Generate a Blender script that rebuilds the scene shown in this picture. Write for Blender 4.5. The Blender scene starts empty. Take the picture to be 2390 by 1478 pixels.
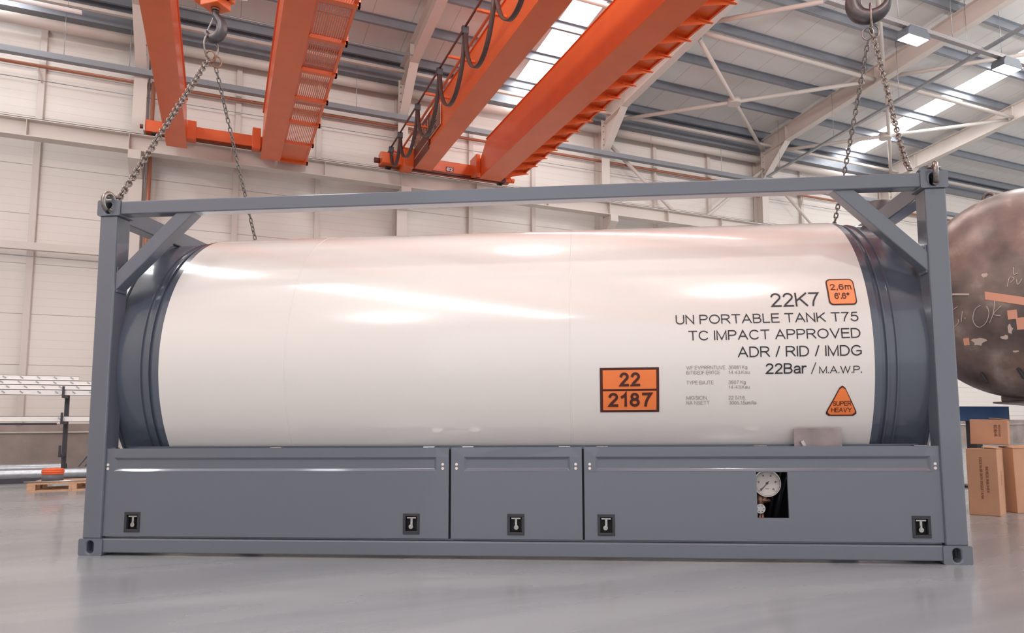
import bpy, bmesh, math, random
from mathutils import Vector, Matrix
random.seed(7)
C = bpy.context.scene.collection
SC = bpy.context.scene
PI = math.pi

# ------------------------------------------------------------------ camera
YAW, PITCH, ROLL = 0.42546, 0.09867, -0.0062
fw = Vector((math.sin(YAW) * math.cos(PITCH), math.cos(YAW) * math.cos(PITCH), math.sin(PITCH)))
rt = Vector((math.cos(YAW), -math.sin(YAW), 0))
up = rt.cross(fw)
r2 = rt * math.cos(ROLL) + up * math.sin(ROLL)
u2 = up * math.cos(ROLL) - rt * math.sin(ROLL)
cam = bpy.data.cameras.new('camera')
co = bpy.data.objects.new('camera', cam)
C.objects.link(co)
co.matrix_world = Matrix(((r2.x, u2.x, -fw.x, 0.88793), (r2.y, u2.y, -fw.y, -6.00309), (r2.z, u2.z, -fw.z, 0.90538), (0, 0, 0, 1)))
cam.sensor_width = 36.0
cam.lens = 36.0 * 1639.535 / 2390
cam.shift_x = -63.614 / 2390
cam.shift_y = 90.304 / 2390
cam.clip_end = 200
SC.camera = co

# ------------------------------------------------------------------ world, colour, large lights
w = bpy.data.worlds.new('daylight')
SC.world = w
w.use_nodes = True
bgn = w.node_tree.nodes['Background']
bgn.inputs[0].default_value = (0.98, 0.985, 0.99, 1)
bgn.inputs[1].default_value = 1.1
SC.view_settings.view_transform = 'Standard'
SC.view_settings.look = 'None'
SC.view_settings.gamma = 1
SC.view_settings.use_curve_mapping = False
SC.view_settings.exposure = 0.06


def area(name, loc, size, power, col=(1, 0.95, 0.91), rot=(0, 0, 0)):
    l = bpy.data.lights.new(name, 'AREA')
    l.shape = 'RECTANGLE'
    l.size, l.size_y = size
    l.energy = power
    l.color = col
    o = bpy.data.objects.new(name, l)
    o.location = loc
    o.rotation_euler = rot
    C.objects.link(o)
    return o


# unseen lights added to brighten ceiling and far wall (rows above and behind the camera)
def fill_light(loc, power, r=0.3):
    l = bpy.data.lights.new('hall_fill_light', 'POINT')
    l.energy = power; l.shadow_soft_size = r; l.color = (1, 0.985, 0.975)
    o = bpy.data.objects.new('hall_fill_light', l); o.location = loc
    C.objects.link(o)
    return o


for x in (-6, 3, 12, 21, 30):
    fill_light((x, -7.5, 9.3), 620)
for x in (-6, 3.4, 12.5):
    fill_light((x, 1.0, 9.3), 300)
fill_light((21, 1.0, 9.3), 420)
fill_light((30, 3.0, 9.3), 420)


# ------------------------------------------------------------------ materials
def lin(c):
    return tuple(((v / 255) / 12.92 if v / 255 <= 0.04045 else ((v / 255 + 0.055) / 1.055) ** 2.4) for v in c)


def mat(name, rgb, rough=0.5, metal=0.0, coat=0.0, noise=0.0, nscale=8.0, bump=0.0, bscale=40.0, emit=None, estr=0.0, spec=0.5, linear=False):
    m = bpy.data.materials.new(name)
    m.use_nodes = True
    nt = m.node_tree
    b = nt.nodes['Principled BSDF']
    col = rgb if linear else lin(rgb)
    b.inputs['Base Color'].default_value = (*col, 1)
    b.inputs['Roughness'].default_value = rough
    b.inputs['Metallic'].default_value = metal
    b.inputs['Coat Weight'].default_value = coat
    b.inputs['Coat Roughness'].default_value = 0.08
    b.inputs['Specular IOR Level'].default_value = spec
    if emit:
        b.inputs['Emission Color'].default_value = (*emit, 1)
        b.inputs['Emission Strength'].default_value = estr
    tc = nt.nodes.new('ShaderNodeTexCoord')
    if noise > 0:
        n = nt.nodes.new('ShaderNodeTexNoise')
        n.inputs['Scale'].default_value = nscale
        n.inputs['Detail'].default_value = 4
        nt.links.new(tc.outputs['Object'], n.inputs['Vector'])
        r = nt.nodes.new('ShaderNodeMapRange')
        r.inputs['From Min'].default_value = 0.3
        r.inputs['From Max'].default_value = 0.7
        r.inputs['To Min'].default_value = 1 - noise
        r.inputs['To Max'].default_value = 1 + noise
        nt.links.new(n.outputs['Fac'], r.inputs['Value'])
        mx = nt.nodes.new('ShaderNodeVectorMath')
        mx.operation = 'SCALE'
        mx.inputs[0].default_value = col
        nt.links.new(r.outputs['Result'], mx.inputs['Scale'])
        nt.links.new(mx.outputs['Vector'], b.inputs['Base Color'])
    if bump > 0:
        n2 = nt.nodes.new('ShaderNodeTexNoise')
        n2.inputs['Scale'].default_value = bscale
        n2.inputs['Detail'].default_value = 3
        nt.links.new(tc.outputs['Object'], n2.inputs['Vector'])
        bp = nt.nodes.new('ShaderNodeBump')
        bp.inputs['Strength'].default_value = bump
        bp.inputs['Distance'].default_value = 0.01
        nt.links.new(n2.outputs['Fac'], bp.inputs['Height'])
        nt.links.new(bp.outputs['Normal'], b.inputs['Normal'])
    return m


def grooves(m, axis, period, width, dark, depth=0.006, period2=None, width2=0.01, dark2=0.6):
    """joints in cladding: thin lines repeated along one world axis"""
    nt = m.node_tree
    b = nt.nodes['Principled BSDF']
    g = nt.nodes.new('ShaderNodeNewGeometry')
    s = nt.nodes.new('ShaderNodeSeparateXYZ')
    nt.links.new(g.outputs['Position'], s.inputs[0])

    def line(per, wid):
        a = nt.nodes.new('ShaderNodeMath'); a.operation = 'DIVIDE'; a.inputs[1].default_value = per
        nt.links.new(s.outputs[axis], a.inputs[0])
        f = nt.nodes.new('ShaderNodeMath'); f.operation = 'FRACT'
        nt.links.new(a.outputs[0], f.inputs[0])
        c = nt.nodes.new('ShaderNodeMath'); c.operation = 'LESS_THAN'; c.inputs[1].default_value = wid / per
        nt.links.new(f.outputs[0], c.inputs[0])
        return c
    l1 = line(period, width)
    old = b.inputs['Base Color'].links[0].from_socket if b.inputs['Base Color'].links else None
    base = tuple(b.inputs['Base Color'].default_value)

    def mixdark(src, fac, amount):
        mx = nt.nodes.new('ShaderNodeMix'); mx.data_type = 'RGBA'; mx.blend_type = 'MULTIPLY'
        nt.links.new(fac.outputs[0], mx.inputs['Factor'])
        if src is None:
            mx.inputs[6].default_value = base
        else:
            nt.links.new(src, mx.inputs[6])
        mx.inputs[7].default_value = (amount, amount * 0.98, amount * 0.96, 1)
        return mx.outputs[2]
    c = mixdark(old, l1, dark)
    if period2:
        l2 = line(period2, width2)
        c = mixdark(c, l2, dark2)
    nt.links.new(c, b.inputs['Base Color'])
    return m


M = {}
M['grey'] = mat('container_grey_paint', (98, 104, 116), 0.34, 0, 0.9, bump=0.02, bscale=14)
M['greyhead'] = mat('tank_end_grey_paint', (82, 90, 104), 0.22, 0, 0.6, bump=0.05, bscale=5)
M['white'] = mat('tank_white_paint', (229, 225, 221), 0.18, 0, 0.6, bump=0.015, bscale=3)
M['black'] = mat('black_lettering', (38, 36, 42), 0.5)
M['greytxt'] = mat('faint_lettering', (128, 114, 112), 0.5)
M['orange_lbl'] = mat('label_orange', (243, 130, 68), 0.45)
M['orange_lbl2'] = mat('label_orange_light', (252, 150, 95), 0.45)
M['brown'] = mat('label_brown', (78, 30, 18), 0.5)
M['orange'] = mat('crane_orange_paint', (238, 105, 44), 0.38, 0, 0.15, noise=0.05, nscale=1.5)
M['darkor'] = mat('crane_rust_brown', (110, 52, 38), 0.5)
M['cable'] = mat('festoon_cable_rubber', (84, 62, 58), 0.5)
M['chrome'] = mat('bright_steel', (190, 186, 184), 0.25, 1.0, noise=0.1)
M['chain'] = mat('chain_steel', (140, 134, 130), 0.32, 0.9, noise=0.25, nscale=60)
M['hook'] = mat('hook_forged_steel', (96, 92, 94), 0.42, 0.7, noise=0.2, nscale=20)
M['cream'] = mat('steelwork_cream_paint', (216, 205, 197), 0.45, noise=0.03, nscale=1)
M['purlin'] = mat('galvanised_purlin', (146, 150, 158), 0.4, 0.25, noise=0.06, nscale=3)
M['galv'] = mat('galvanised_steel', (170, 172, 176), 0.35, 0.7, noise=0.1, nscale=14)
M['copper'] = mat('copper_brown_pipe', (170, 108, 84), 0.4, 0.2)
M['dark'] = mat('dark_rack_steel', (62, 60, 68), 0.45)
M['plastic'] = mat('black_plastic', (50, 50, 56), 0.45)
M['void'] = mat('shade_black_interior', (24, 23, 30), 0.6)  # near-black stands in for shade in casting slots and door gaps
M['dial'] = mat('gauge_dial_white', (232, 222, 216), 0.4)
M['brass'] = mat('tarnished_brass', (150, 112, 94), 0.4, 0.6, noise=0.3, nscale=60)
M['card'] = mat('cardboard', (196, 150, 118), 0.7, noise=0.04, nscale=6)
M['cardink'] = mat('cardboard_ink', (110, 50, 38), 0.7)
M['blue'] = mat('blue_beam_paint', (66, 104, 160), 0.45, noise=0.05)
M['wood'] = mat('pallet_wood', (206, 164, 132), 0.75, noise=0.15, nscale=20)
M['coil'] = mat('orange_hose', (236, 104, 56), 0.45)
M['chalk'] = mat('chalk_marks', (205, 190, 180), 0.9)
M['tape'] = mat('pink_masking_tape', (226, 168, 142), 0.6)
M['wht'] = mat('white_lacquered_profile', (250, 247, 244), 0.4)
M['led'] = mat('led_panel', (255, 255, 255), 0.4, emit=(1, 0.98, 0.97), estr=14)
M['sky'] = mat('translucent_rooflight', (250, 250, 250), 0.4, emit=(0.97, 0.99, 1), estr=12)
M['lamp'] = mat('lamp_housing', (98, 104, 112), 0.45)
M['conc'] = mat('concrete_plinth', (158, 144, 138), 0.85, noise=0.22, nscale=1.6, bump=0.2, bscale=20)
M['plate'] = mat('brushed_document_plate', (150, 138, 136), 0.38, 0.6, noise=0.25, nscale=5)

m = mat('wall_cladding', (232, 224, 217), 0.5)
grooves(m, 2, 0.1917, 0.012, 0.90, period2=1.15, width2=0.018, dark2=0.62)
M['wall'] = m
m = mat('roof_cladding', (226, 222, 218), 0.6)
grooves(m, 0, 0.333, 0.008, 0.96, period2=1.0, width2=0.016, dark2=0.66)
M['roof'] = m

# dark raw steel tank with scuffs and grinding marks
m = mat('raw_steel_tank', (118, 104, 100), 0.38, 0.45, bump=0.06, bscale=6)
nt = m.node_tree
b = nt.nodes['Principled BSDF']
tc = nt.nodes.new('ShaderNodeTexCoord')
n1 = nt.nodes.new('ShaderNodeTexNoise'); n1.inputs['Scale'].default_value = 2.2; n1.inputs['Detail'].default_value = 6
nt.links.new(tc.outputs['Object'], n1.inputs['Vector'])
rp = nt.nodes.new('ShaderNodeValToRGB')
rp.color_ramp.elements[0].position = 0.34; rp.color_ramp.elements[0].color = (*lin((98, 92, 92)), 1)
rp.color_ramp.elements[1].position = 0.56; rp.color_ramp.elements[1].color = (*lin((140, 126, 120)), 1)
e = rp.color_ramp.elements.new(0.72); e.color = (*lin((190, 178, 170)), 1)
nt.links.new(n1.outputs['Fac'], rp.inputs['Fac'])
nt.links.new(rp.outputs['Color'], b.inputs['Base Color'])
M['raw'] = m

# polished concrete floor: blotchy grey with soft reflections
m = mat('polished_floor', (150, 150, 154), 0.24, 0, 0.25, spec=0.6)
nt = m.node_tree
b = nt.nodes['Principled BSDF']
tc = nt.nodes.new('ShaderNodeTexCoord')
mp = nt.nodes.new('ShaderNodeMapping')
mp.inputs['Scale'].default_value = (0.12, 0.7, 1); mp.inputs['Rotation'].default_value = (0, 0, 0.43)
nt.links.new(tc.outputs['Object'], mp.inputs['Vector'])
n1 = nt.nodes.new('ShaderNodeTexNoise'); n1.inputs['Scale'].default_value = 2.2; n1.inputs['Detail'].default_value = 7; n1.inputs['Distortion'].default_value = 0.6
nt.links.new(mp.outputs['Vector'], n1.inputs['Vector'])
rp = nt.nodes.new('ShaderNodeValToRGB')
rp.color_ramp.elements[0].position = 0.35; rp.color_ramp.elements[0].color = (*lin((136, 140, 145)), 1)
rp.color_ramp.elements[1].position = 0.7; rp.color_ramp.elements[1].color = (*lin((158, 161, 164)), 1)
nt.links.new(n1.outputs['Fac'], rp.inputs['Fac'])
nt.links.new(rp.outputs['Color'], b.inputs['Base Color'])
rr = nt.nodes.new('ShaderNodeMapRange'); rr.inputs['To Min'].default_value = 0.2; rr.inputs['To Max'].default_value = 0.34
nt.links.new(n1.outputs['Fac'], rr.inputs['Value'])
nt.links.new(rr.outputs['Result'], b.inputs['Roughness'])
M['floor'] = m

# perforated sheet / expanded mesh: holes by alpha from object coordinates
def perf(name, rgb, scale, rad, metal=0.0):
    m = mat(name, rgb, 0.5, metal)
    nt = m.node_tree
    b = nt.nodes['Principled BSDF']
    tc = nt.nodes.new('ShaderNodeTexCoord')
    v = nt.nodes.new('ShaderNodeTexVoronoi'); v.inputs['Scale'].default_value = scale; v.inputs['Randomness'].default_value = 0.0
    nt.links.new(tc.outputs['Object'], v.inputs['Vector'])
    g = nt.nodes.new('ShaderNodeMath'); g.operation = 'GREATER_THAN'; g.inputs[1].default_value = rad
    nt.links.new(v.outputs['Distance'], g.inputs[0])
    nt.links.new(g.outputs[0], b.inputs['Alpha'])
    return m


# ------------------------------------------------------------------ mesh builder
class MB:
    def __init__(s):
        s.v = []; s.f = []; s.m = []; s.sm = []

    def add(s, vs, fs, mi=0, smooth=False, mtx=None):
        o = len(s.v)
        for p in vs:
            p = Vector(p)
            s.v.append(tuple(mtx @ p) if mtx else tuple(p))
        for f in fs:
            s.f.append([i + o for i in f]); s.m.append(mi); s.sm.append(smooth)
        return s

    def box(s, a, b, mi=0, mtx=None):
        x0, y0, z0 = (min(a[i], b[i]) for i in range(3)); x1, y1, z1 = (max(a[i], b[i]) for i in range(3))
        vs = [(x0, y0, z0), (x1, y0, z0), (x1, y1, z0), (x0, y1, z0), (x0, y0, z1), (x1, y0, z1), (x1, y1, z1), (x0, y1, z1)]
        return s.add(vs, [(0, 3, 2, 1), (4, 5, 6, 7), (0, 1, 5, 4), (1, 2, 6, 5), (2, 3, 7, 6), (3, 0, 4, 7)], mi, False, mtx)

    def bar(s, p, q, wid, hei, mi=0, upv=(0, 0, 1)):
        p, q = Vector(p), Vector(q)
        d = (q - p); L = d.length; d.normalize()
        u = Vector(upv)
        if abs(u.dot(d)) > 0.98: u = Vector((0, 1, 0))
        sx = d.cross(u).normalized(); sz = sx.cross(d).normalized()
        mtx = Matrix(((d.x, sx.x, sz.x, p.x), (d.y, sx.y, sz.y, p.y), (d.z, sx.z, sz.z, p.z), (0, 0, 0, 1)))
        return s.box((0, -wid / 2, -hei / 2), (L, wid / 2, hei / 2), mi, mtx)

    def beam(s, p, q, wid, hei, tf=0.014, tw=0.01, mi=0):
        """I section, web vertical"""
        p, q = Vector(p), Vector(q)
        for off, w_, h_ in ((hei / 2 - tf / 2, wid, tf), (-hei / 2 + tf / 2, wid, tf), (0, tw, hei - 2 * tf)):
            d = (q - p).normalized(); u = Vector((0, 0, 1)); sx = d.cross(u).normalized(); sz = sx.cross(d)
            s.bar(p + sz * off, q + sz * off, w_, h_, mi)
        return s

    def tube(s, pts, r, n=12, mi=0, cap=True, closed=False, radii=None):
        pts = [Vector(p) for p in pts]; N = len(pts)
        ring0 = len(s.v); prev = None
        for i, p in enumerate(pts):
            if closed: d = pts[(i + 1) % N] - pts[i - 1]
            else: d = pts[min(i + 1, N - 1)] - pts[max(i - 1, 0)]
            d.normalize()
            if prev is None:
                u = Vector((0, 0, 1)) if abs(d.z) < 0.9 else Vector((0, 1, 0))
                a = d.cross(u).normalized()
            else:
                a = (prev - d * prev.dot(d)).normalized()
            prev = a; b_ = d.cross(a)
            rr = radii[i] if radii else r
            for k in range(n):
                t = 2 * PI * k / n
                s.v.append(tuple(p + a * (rr * math.cos(t)) + b_ * (rr * math.sin(t))))
        for i in range(N if closed else N - 1):
            for k in range(n):
                a0 = ring0 + i * n + k; a1 = ring0 + i * n + (k + 1) % n
                j = (i + 1) % N
                b0 = ring0 + j * n + k; b1 = ring0 + j * n + (k + 1) % n
                s.f.append([a0, a1, b1, b0]); s.m.append(mi); s.sm.append(True)
        if cap and not closed:
            s.f.append([ring0 + k for k in range(n)][::-1]); s.m.append(mi); s.sm.append(False)
            s.f.append([ring0 + (N - 1) * n + k for k in range(n)]); s.m.append(mi); s.sm.append(False)
        return s

    def lathe(s, prof, n=96, mi=0, mtx=None, smooth=True, a0=0.0, a1=2 * PI):
        """prof: list of (axial x, radius); axis = local X"""
        full = abs(a1 - a0 - 2 * PI) < 1e-6
        nn = n if full else n + 1
        vs = []; fs = []
        pr = [prof[0]]; brk = set()
        for i in range(1, len(prof)):
            pr.append(prof[i])
            if i < len(prof) - 1:
                a_ = Vector((prof[i][0] - prof[i - 1][0], prof[i][1] - prof[i - 1][1])); b2 = Vector((prof[i + 1][0] - prof[i][0], prof[i + 1][1] - prof[i][1]))
                if a_.length > 1e-9 and b2.length > 1e-9 and a_.angle(b2) > 0.5:
                    brk.add(len(pr) - 1); pr.append(prof[i])
        prof = pr
        for x, r in prof:
            for k in range(nn):
                t = a0 + (a1 - a0) * k / n
                vs.append((x, r * math.cos(t), r * math.sin(t)))
        for i in range(len(prof) - 1):
            if i in brk: continue
            for k in range(n):
                k2 = (k + 1) % nn
                fs.append((i * nn + k, i * nn + k2, (i + 1) * nn + k2, (i + 1) * nn + k))
        return s.add(vs, fs, mi, smooth, mtx)

    def prism(s, poly, y0, y1, mi=0, mtx=None):
        """poly in (x,z), extruded along y"""
        n = len(poly)
        vs = [(x, y0, z) for x, z in poly] + [(x, y1, z) for x, z in poly]
        fs = [tuple(range(n)), tuple(range(2 * n - 1, n - 1, -1))] + [(i, i + n, (i + 1) % n + n, (i + 1) % n) for i in range(n)]
        return s.add(vs, fs, mi, False, mtx)

    def build(s, name, mats, parent=None, bevel=0.0, loc=None, fix=True):
        me = bpy.data.meshes.new(name)
        me.from_pydata(s.v, [], s.f)
        if not isinstance(mats, (list, tuple)): mats = [mats]
        for m_ in mats: me.materials.append(M[m_] if isinstance(m_, str) else m_)
        me.polygons.foreach_set('material_index', s.m)
        me.polygons.foreach_set('use_smooth', s.sm)
        if fix:
            bm = bmesh.new(); bm.from_mesh(me)
            bmesh.ops.recalc_face_normals(bm, faces=bm.faces)
            bm.to_mesh(me); bm.free()
        me.update()
        o = bpy.data.objects.new(name, me)
        C.objects.link(o)
        if parent: o.parent = parent
        if loc: o.location = loc
        if bevel:
            md = o.modifiers.new('bevel', 'BEVEL'); md.width = bevel; md.segments = 2; md.limit_method = 'ANGLE'; md.angle_limit = 0.6
            md.harden_normals = False
        return o


def thing(name, label, cat, loc=(0, 0, 0), rotz=0, group=None):
    o = bpy.data.objects.new(name, None)
    C.objects.link(o); o.location = loc; o.rotation_euler = (0, 0, rotz)
    o['label'] = label; o['category'] = cat
    if group: o['group'] = group
    return o


def tag(o, label, cat, group=None, kind=None):
    o['label'] = label; o['category'] = cat
    if group: o['group'] = group
    if kind: o['kind'] = kind
    return o


def struct(o):
    o['kind'] = 'structure'
    return o


_fc = {}
def text_mesh(txt, bold=0.0, cuts=0.0):
    """2D text as (verts, faces), normalised so baseline y=0; returns bbox too"""
    key = (txt, bold)
    if key in _fc: return _fc[key]
    cu = bpy.data.curves.new('t', 'FONT'); cu.body = txt; cu.size = 1; cu.offset = bold; cu.resolution_u = 3
    o = bpy.data.objects.new('t', cu); C.objects.link(o)
    dg = bpy.context.evaluated_depsgraph_get(); dg.update()
    me = bpy.data.meshes.new_from_object(o.evaluated_get(dg))
    vs = [tuple(v.co) for v in me.vertices]; fs = [tuple(p.vertices) for p in me.polygons]
    bpy.data.objects.remove(o); bpy.data.curves.remove(cu); bpy.data.meshes.remove(me)
    _fc[key] = (vs, fs)
    return vs, fs


CAPH = max(v[1] for v in text_mesh('H')[0])


def text_into(mb, txt, x0, x1, z0, h, fn, mi=0, bold=0.0, shear=0.0):
    vs, fs = text_mesh(txt, bold)
    a = min(v[0] for v in vs); b_ = max(v[0] for v in vs)
    sx = (x1 - x0) / (b_ - a); sz = h / CAPH
    mb.add([fn(x0 + (v[0] - a) * sx + shear * v[1] * sz, z0 + v[1] * sz) for v in vs], fs, mi)



# ---- single-stroke sans lettering (drawn here, plain grotesque proportions)
def _arc(cx, cy, rx, ry, a0, a1, n=10):
    return [(cx + rx * math.cos(math.radians(a0 + (a1 - a0) * k / n)), cy + ry * math.sin(math.radians(a0 + (a1 - a0) * k / n))) for k in range(n + 1)]


G = {
    'A': (0.72, [[(0, 0), (0.36, 1), (0.72, 0)], [(0.12, 0.33), (0.60, 0.33)]]),
    'B': (0.60, [[(0, 0), (0, 1), (0.33, 1)] + _arc(0.33, 0.765, 0.22, 0.235, 90, -90) + [(0, 0.53)], [(0.33, 0.53)] + _arc(0.33, 0.265, 0.27, 0.265, 90, -90) + [(0, 0)]]),
    'C': (0.72, [_arc(0.38, 0.5, 0.38, 0.5, 42, 318, 22)]),
    'D': (0.66, [[(0, 0), (0, 1), (0.28, 1)] + _arc(0.28, 0.5, 0.38, 0.5, 90, -90, 16) + [(0, 0)]]),
    'E': (0.56, [[(0.56, 1), (0, 1), (0, 0), (0.58, 0)], [(0, 0.53), (0.52, 0.53)]]),
    'F': (0.54, [[(0.54, 1), (0, 1), (0, 0)], [(0, 0.53), (0.46, 0.53)]]),
    'G': (0.76, [_arc(0.38, 0.5, 0.38, 0.5, 45, 318, 22) + [(0.72, 0.18), (0.72, 0.46), (0.40, 0.46)]]),
    'H': (0.62, [[(0, 0), (0, 1)], [(0.62, 0), (0.62, 1)], [(0, 0.53), (0.62, 0.53)]]),
    'I': (0.0, [[(0, 0), (0, 1)]]),
    'J': (0.42, [[(0.42, 1), (0.42, 0.25)] + _arc(0.21, 0.23, 0.21, 0.23, 0, -170)]),
    'K': (0.64, [[(0, 0), (0, 1)], [(0.62, 1), (0, 0.37)], [(0.22, 0.58), (0.64, 0)]]),
    'L': (0.50, [[(0, 1), (0, 0), (0.5, 0)]]),
    'M': (0.74, [[(0, 0), (0, 1), (0.37, 0.02), (0.74, 1), (0.74, 0)]]),
    'N': (0.62, [[(0, 0), (0, 1), (0.62, 0), (0.62, 1)]]),
    'O': (0.80, [_arc(0.40, 0.5, 0.40, 0.5, 0, 360, 26)]),
    'P': (0.60, [[(0, 0), (0, 1), (0.34, 1)] + _arc(0.34, 0.735, 0.26, 0.265, 90, -90) + [(0, 0.47)]]),
    'R': (0.66, [[(0, 0), (0, 1), (0.36, 1)] + _arc(0.36, 0.745, 0.26, 0.255, 90, -90) + [(0, 0.49)], [(0.30, 0.49), (0.42, 0.40), (0.66, 0)]]),
    'S': (0.62, [_arc(0.31, 0.755, 0.26, 0.245, 25, 230, 14) + _arc(0.33, 0.27, 0.29, 0.27, 60, -165, 14)]),
    'T': (0.64, [[(0, 1), (0.64, 1)], [(0.32, 1), (0.32, 0)]]),
    'U': (0.62, [[(0, 1), (0, 0.34)] + _arc(0.31, 0.32, 0.31, 0.32, 180, 360, 14) + [(0.62, 1)]]),
    'V': (0.70, [[(0, 1), (0.35, 0), (0.70, 1)]]),
    'W': (1.0, [[(0, 1), (0.26, 0), (0.5, 0.97), (0.74, 0), (1.0, 1)]]),
    'X': (0.66, [[(0, 0), (0.64, 1)], [(0.02, 1), (0.66, 0)]]),
    'Y': (0.68, [[(0, 1), (0.34, 0.45), (0.68, 1)], [(0.34, 0.45), (0.34, 0)]]),
    '0': (0.52, [_arc(0.26, 0.5, 0.26, 0.5, 0, 360, 24)]),
    '1': (0.28, [[(0, 0.74), (0.18, 0.86), (0.26, 1), (0.26, 0)]]),
    '2': (0.54, [_arc(0.27, 0.735, 0.25, 0.265, 168, -35, 14) + [(0.10, 0.13), (0.02, 0.0), (0.54, 0.0)]]),
    '3': (0.54, [_arc(0.25, 0.75, 0.22, 0.25, 155, -85, 14), _arc(0.26, 0.27, 0.27, 0.27, 90, -165, 14)]),
    '4': (0.58, [[(0.44, 0), (0.44, 1), (0, 0.30), (0.58, 0.30)]]),
    '5': (0.54, [[(0.48, 1), (0.12, 1), (0.05, 0.5)] + _arc(0.26, 0.33, 0.28, 0.33, 135, -160, 16)]),
    '6': (0.54, [_arc(0.27, 0.32, 0.26, 0.32, 180, -180, 20), [(0.01, 0.34)] + _arc(0.29, 0.5, 0.28, 0.5, 180, 40, 12)]),
    '7': (0.52, [[(0, 1), (0.52, 1), (0.33, 0.66), (0.20, 0.33), (0.15, 0)]]),
    '8': (0.54, [_arc(0.27, 0.765, 0.21, 0.235, -90, 270, 18), _arc(0.27, 0.265, 0.27, 0.265, 90, 450, 20)]),
    '9': (0.54, [_arc(0.27, 0.68, 0.26, 0.32, 0, 360, 20), [(0.53, 0.66)] + _arc(0.25, 0.5, 0.28, 0.5, 0, -140, 12)]),
    '/': (0.28, [[(0, -0.02), (0.28, 1.02)]]), '.': (0.0, [[(0, 0), (0, 0.09)]]), ',': (0.06, [[(0.05, 0.1), (0.05, 0.0), (0, -0.14)]]),
    '-': (0.28, [[(0, 0.38), (0.28, 0.38)]]), "'": (0.0, [[(0, 1), (0, 0.74)]]), '*': (0.36, [_arc(0.18, 0.82, 0.16, 0.17, 0, 360, 14), [(0.18, 0.92), (0.2, 0.82), (0.28, 0.82)]]),
    'a': (0.46, [_arc(0.23, 0.52, 0.21, 0.2, 165, 0, 10) + [(0.44, 0.1), (0.47, 0)], [(0.44, 0.42), (0.18, 0.36)] + _arc(0.16, 0.18, 0.16, 0.18, 90, 270, 8) + [(0.30, 0.02), (0.44, 0.16)]]),
    'r': (0.28, [[(0, 0), (0, 0.72)], [(0, 0.46), (0.08, 0.66), (0.2, 0.72), (0.28, 0.69)]]),
    'u': (0.42, [[(0, 0.72), (0, 0.22)] + _arc(0.2, 0.2, 0.2, 0.2, 180, 340, 8) + [(0.42, 0.3)], [(0.42, 0.72), (0.42, 0)]]),
    'm': (0.72, [[(0, 0), (0, 0.72)], [(0, 0.5)] + _arc(0.18, 0.54, 0.18, 0.18, 180, 0, 8) + [(0.36, 0)], [(0.36, 0.5)] + _arc(0.54, 0.54, 0.18, 0.18, 180, 0, 8) + [(0.72, 0)]]),
    'g': (0.46, [_arc(0.23, 0.36, 0.23, 0.36, 0, 360, 16), [(0.46, 0.72), (0.46, -0.06)] + _arc(0.23, -0.06, 0.23, 0.2, 0, -160, 8)]),
    'e': (0.46, [[(0, 0.37), (0.46, 0.37)] + _arc(0.23, 0.36, 0.23, 0.36, 0, 320, 16)]),
    'o': (0.46, [_arc(0.23, 0.36, 0.23, 0.36, 0, 360, 16)]),
    'k': (0.42, [[(0, 0), (0, 1)], [(0.4, 0.72), (0, 0.3)], [(0.14, 0.44), (0.42, 0)]]),
    'b': (0.46, [[(0, 1), (0, 0)], _arc(0.23, 0.36, 0.23, 0.36, 0, 360, 16)]),
}
GAP = 0.2


def letters(mb, txt, x0, x1, z0, h, fn, mi=0, th=0.09, gap=GAP):
    """stroke text fitted between x0 and x1, cap height h, stroke width th*h"""
    x = 0; items = []
    for ch_ in txt:
        if ch_ == ' ':
            x += 0.34; continue
        wd_, st = G[ch_]
        items.append((x, st)); x += wd_ + gap
    total = x - gap
    sx = ((x1 - x0) - th * h) / max(total * h, 1e-6) if total > 0.01 else 1
    t = th / 2
    ox = x0 + th * h / 2
    for gx_, st in items:
        for pl in st:
            P = [Vector(((gx_ + p[0]) * sx, t + p[1] * (1 - 2 * t))) for p in pl]
            Q = [P[0]]
            for p in P[1:]:
                if (p - Q[-1]).length > 1e-4: Q.append(p)
            P = Q
            closed = (P[0] - P[-1]).length < 1e-3
            if len(P) == 2:      # subdivide long straight strokes so they follow curved plates
                P = [P[0].lerp(P[1], k / 4) for k in range(5)]
            n = len(P); vs = []
            for i in range(n):
                if closed: d0 = (P[i] - P[i - 1 if i else -2]).normalized(); d1 = (P[(i + 1) if i < n - 1 else 1] - P[i]).normalized()
                else:
                    d0 = (P[i] - P[i - 1]).normalized() if i else (P[1] - P[0]).normalized()
                    d1 = (P[i + 1] - P[i]).normalized() if i < n - 1 else d0
                m_ = d0 + d1
                if m_.length < 0.35:
                    m_ = d0
                    nrm = Vector((-m_.y, m_.x)).normalized(); k_ = 1.0
                else:
                    m_.normalize(); nrm = Vector((-m_.y, m_.x)); k_ = min(1 / max(nrm.dot(Vector((-d0.y, d0.x))), 0.3), 2.6)
                e0 = Vector((0, 0))
                if not closed and i == 0: e0 = -d1 * t * 0.9
                if not closed and i == n - 1: e0 = d0 * t * 0.9
                if len(txt) and pl[0][1] in (0, 1) and i == 0: e0 = -d1 * t
                for sg_ in (1, -1):
                    q = P[i] + nrm * (t * k_ * sg_) + e0
                    vs.append(fn(ox + q.x * h, z0 + q.y * h))
            mb.add(vs, [(2 * k + 1, 2 * k, 2 * k + 2, 2 * k + 3) for k in range(n - 1)], mi)


# ================================================================== HALL (world axes: X along far wall, Y towards it)
YW = 13.0
def roofz(y): return 11.11 + 0.092 * (11.6 - y) if y > -1 else 11.11 + 0.092 * 12.6 - 0.092 * (-1 - y)
def rafz(y): return 10.36 + 0.092 * (11.6 - y)
XL, XR, YF = -12.0, 44.0, -16.0

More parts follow.
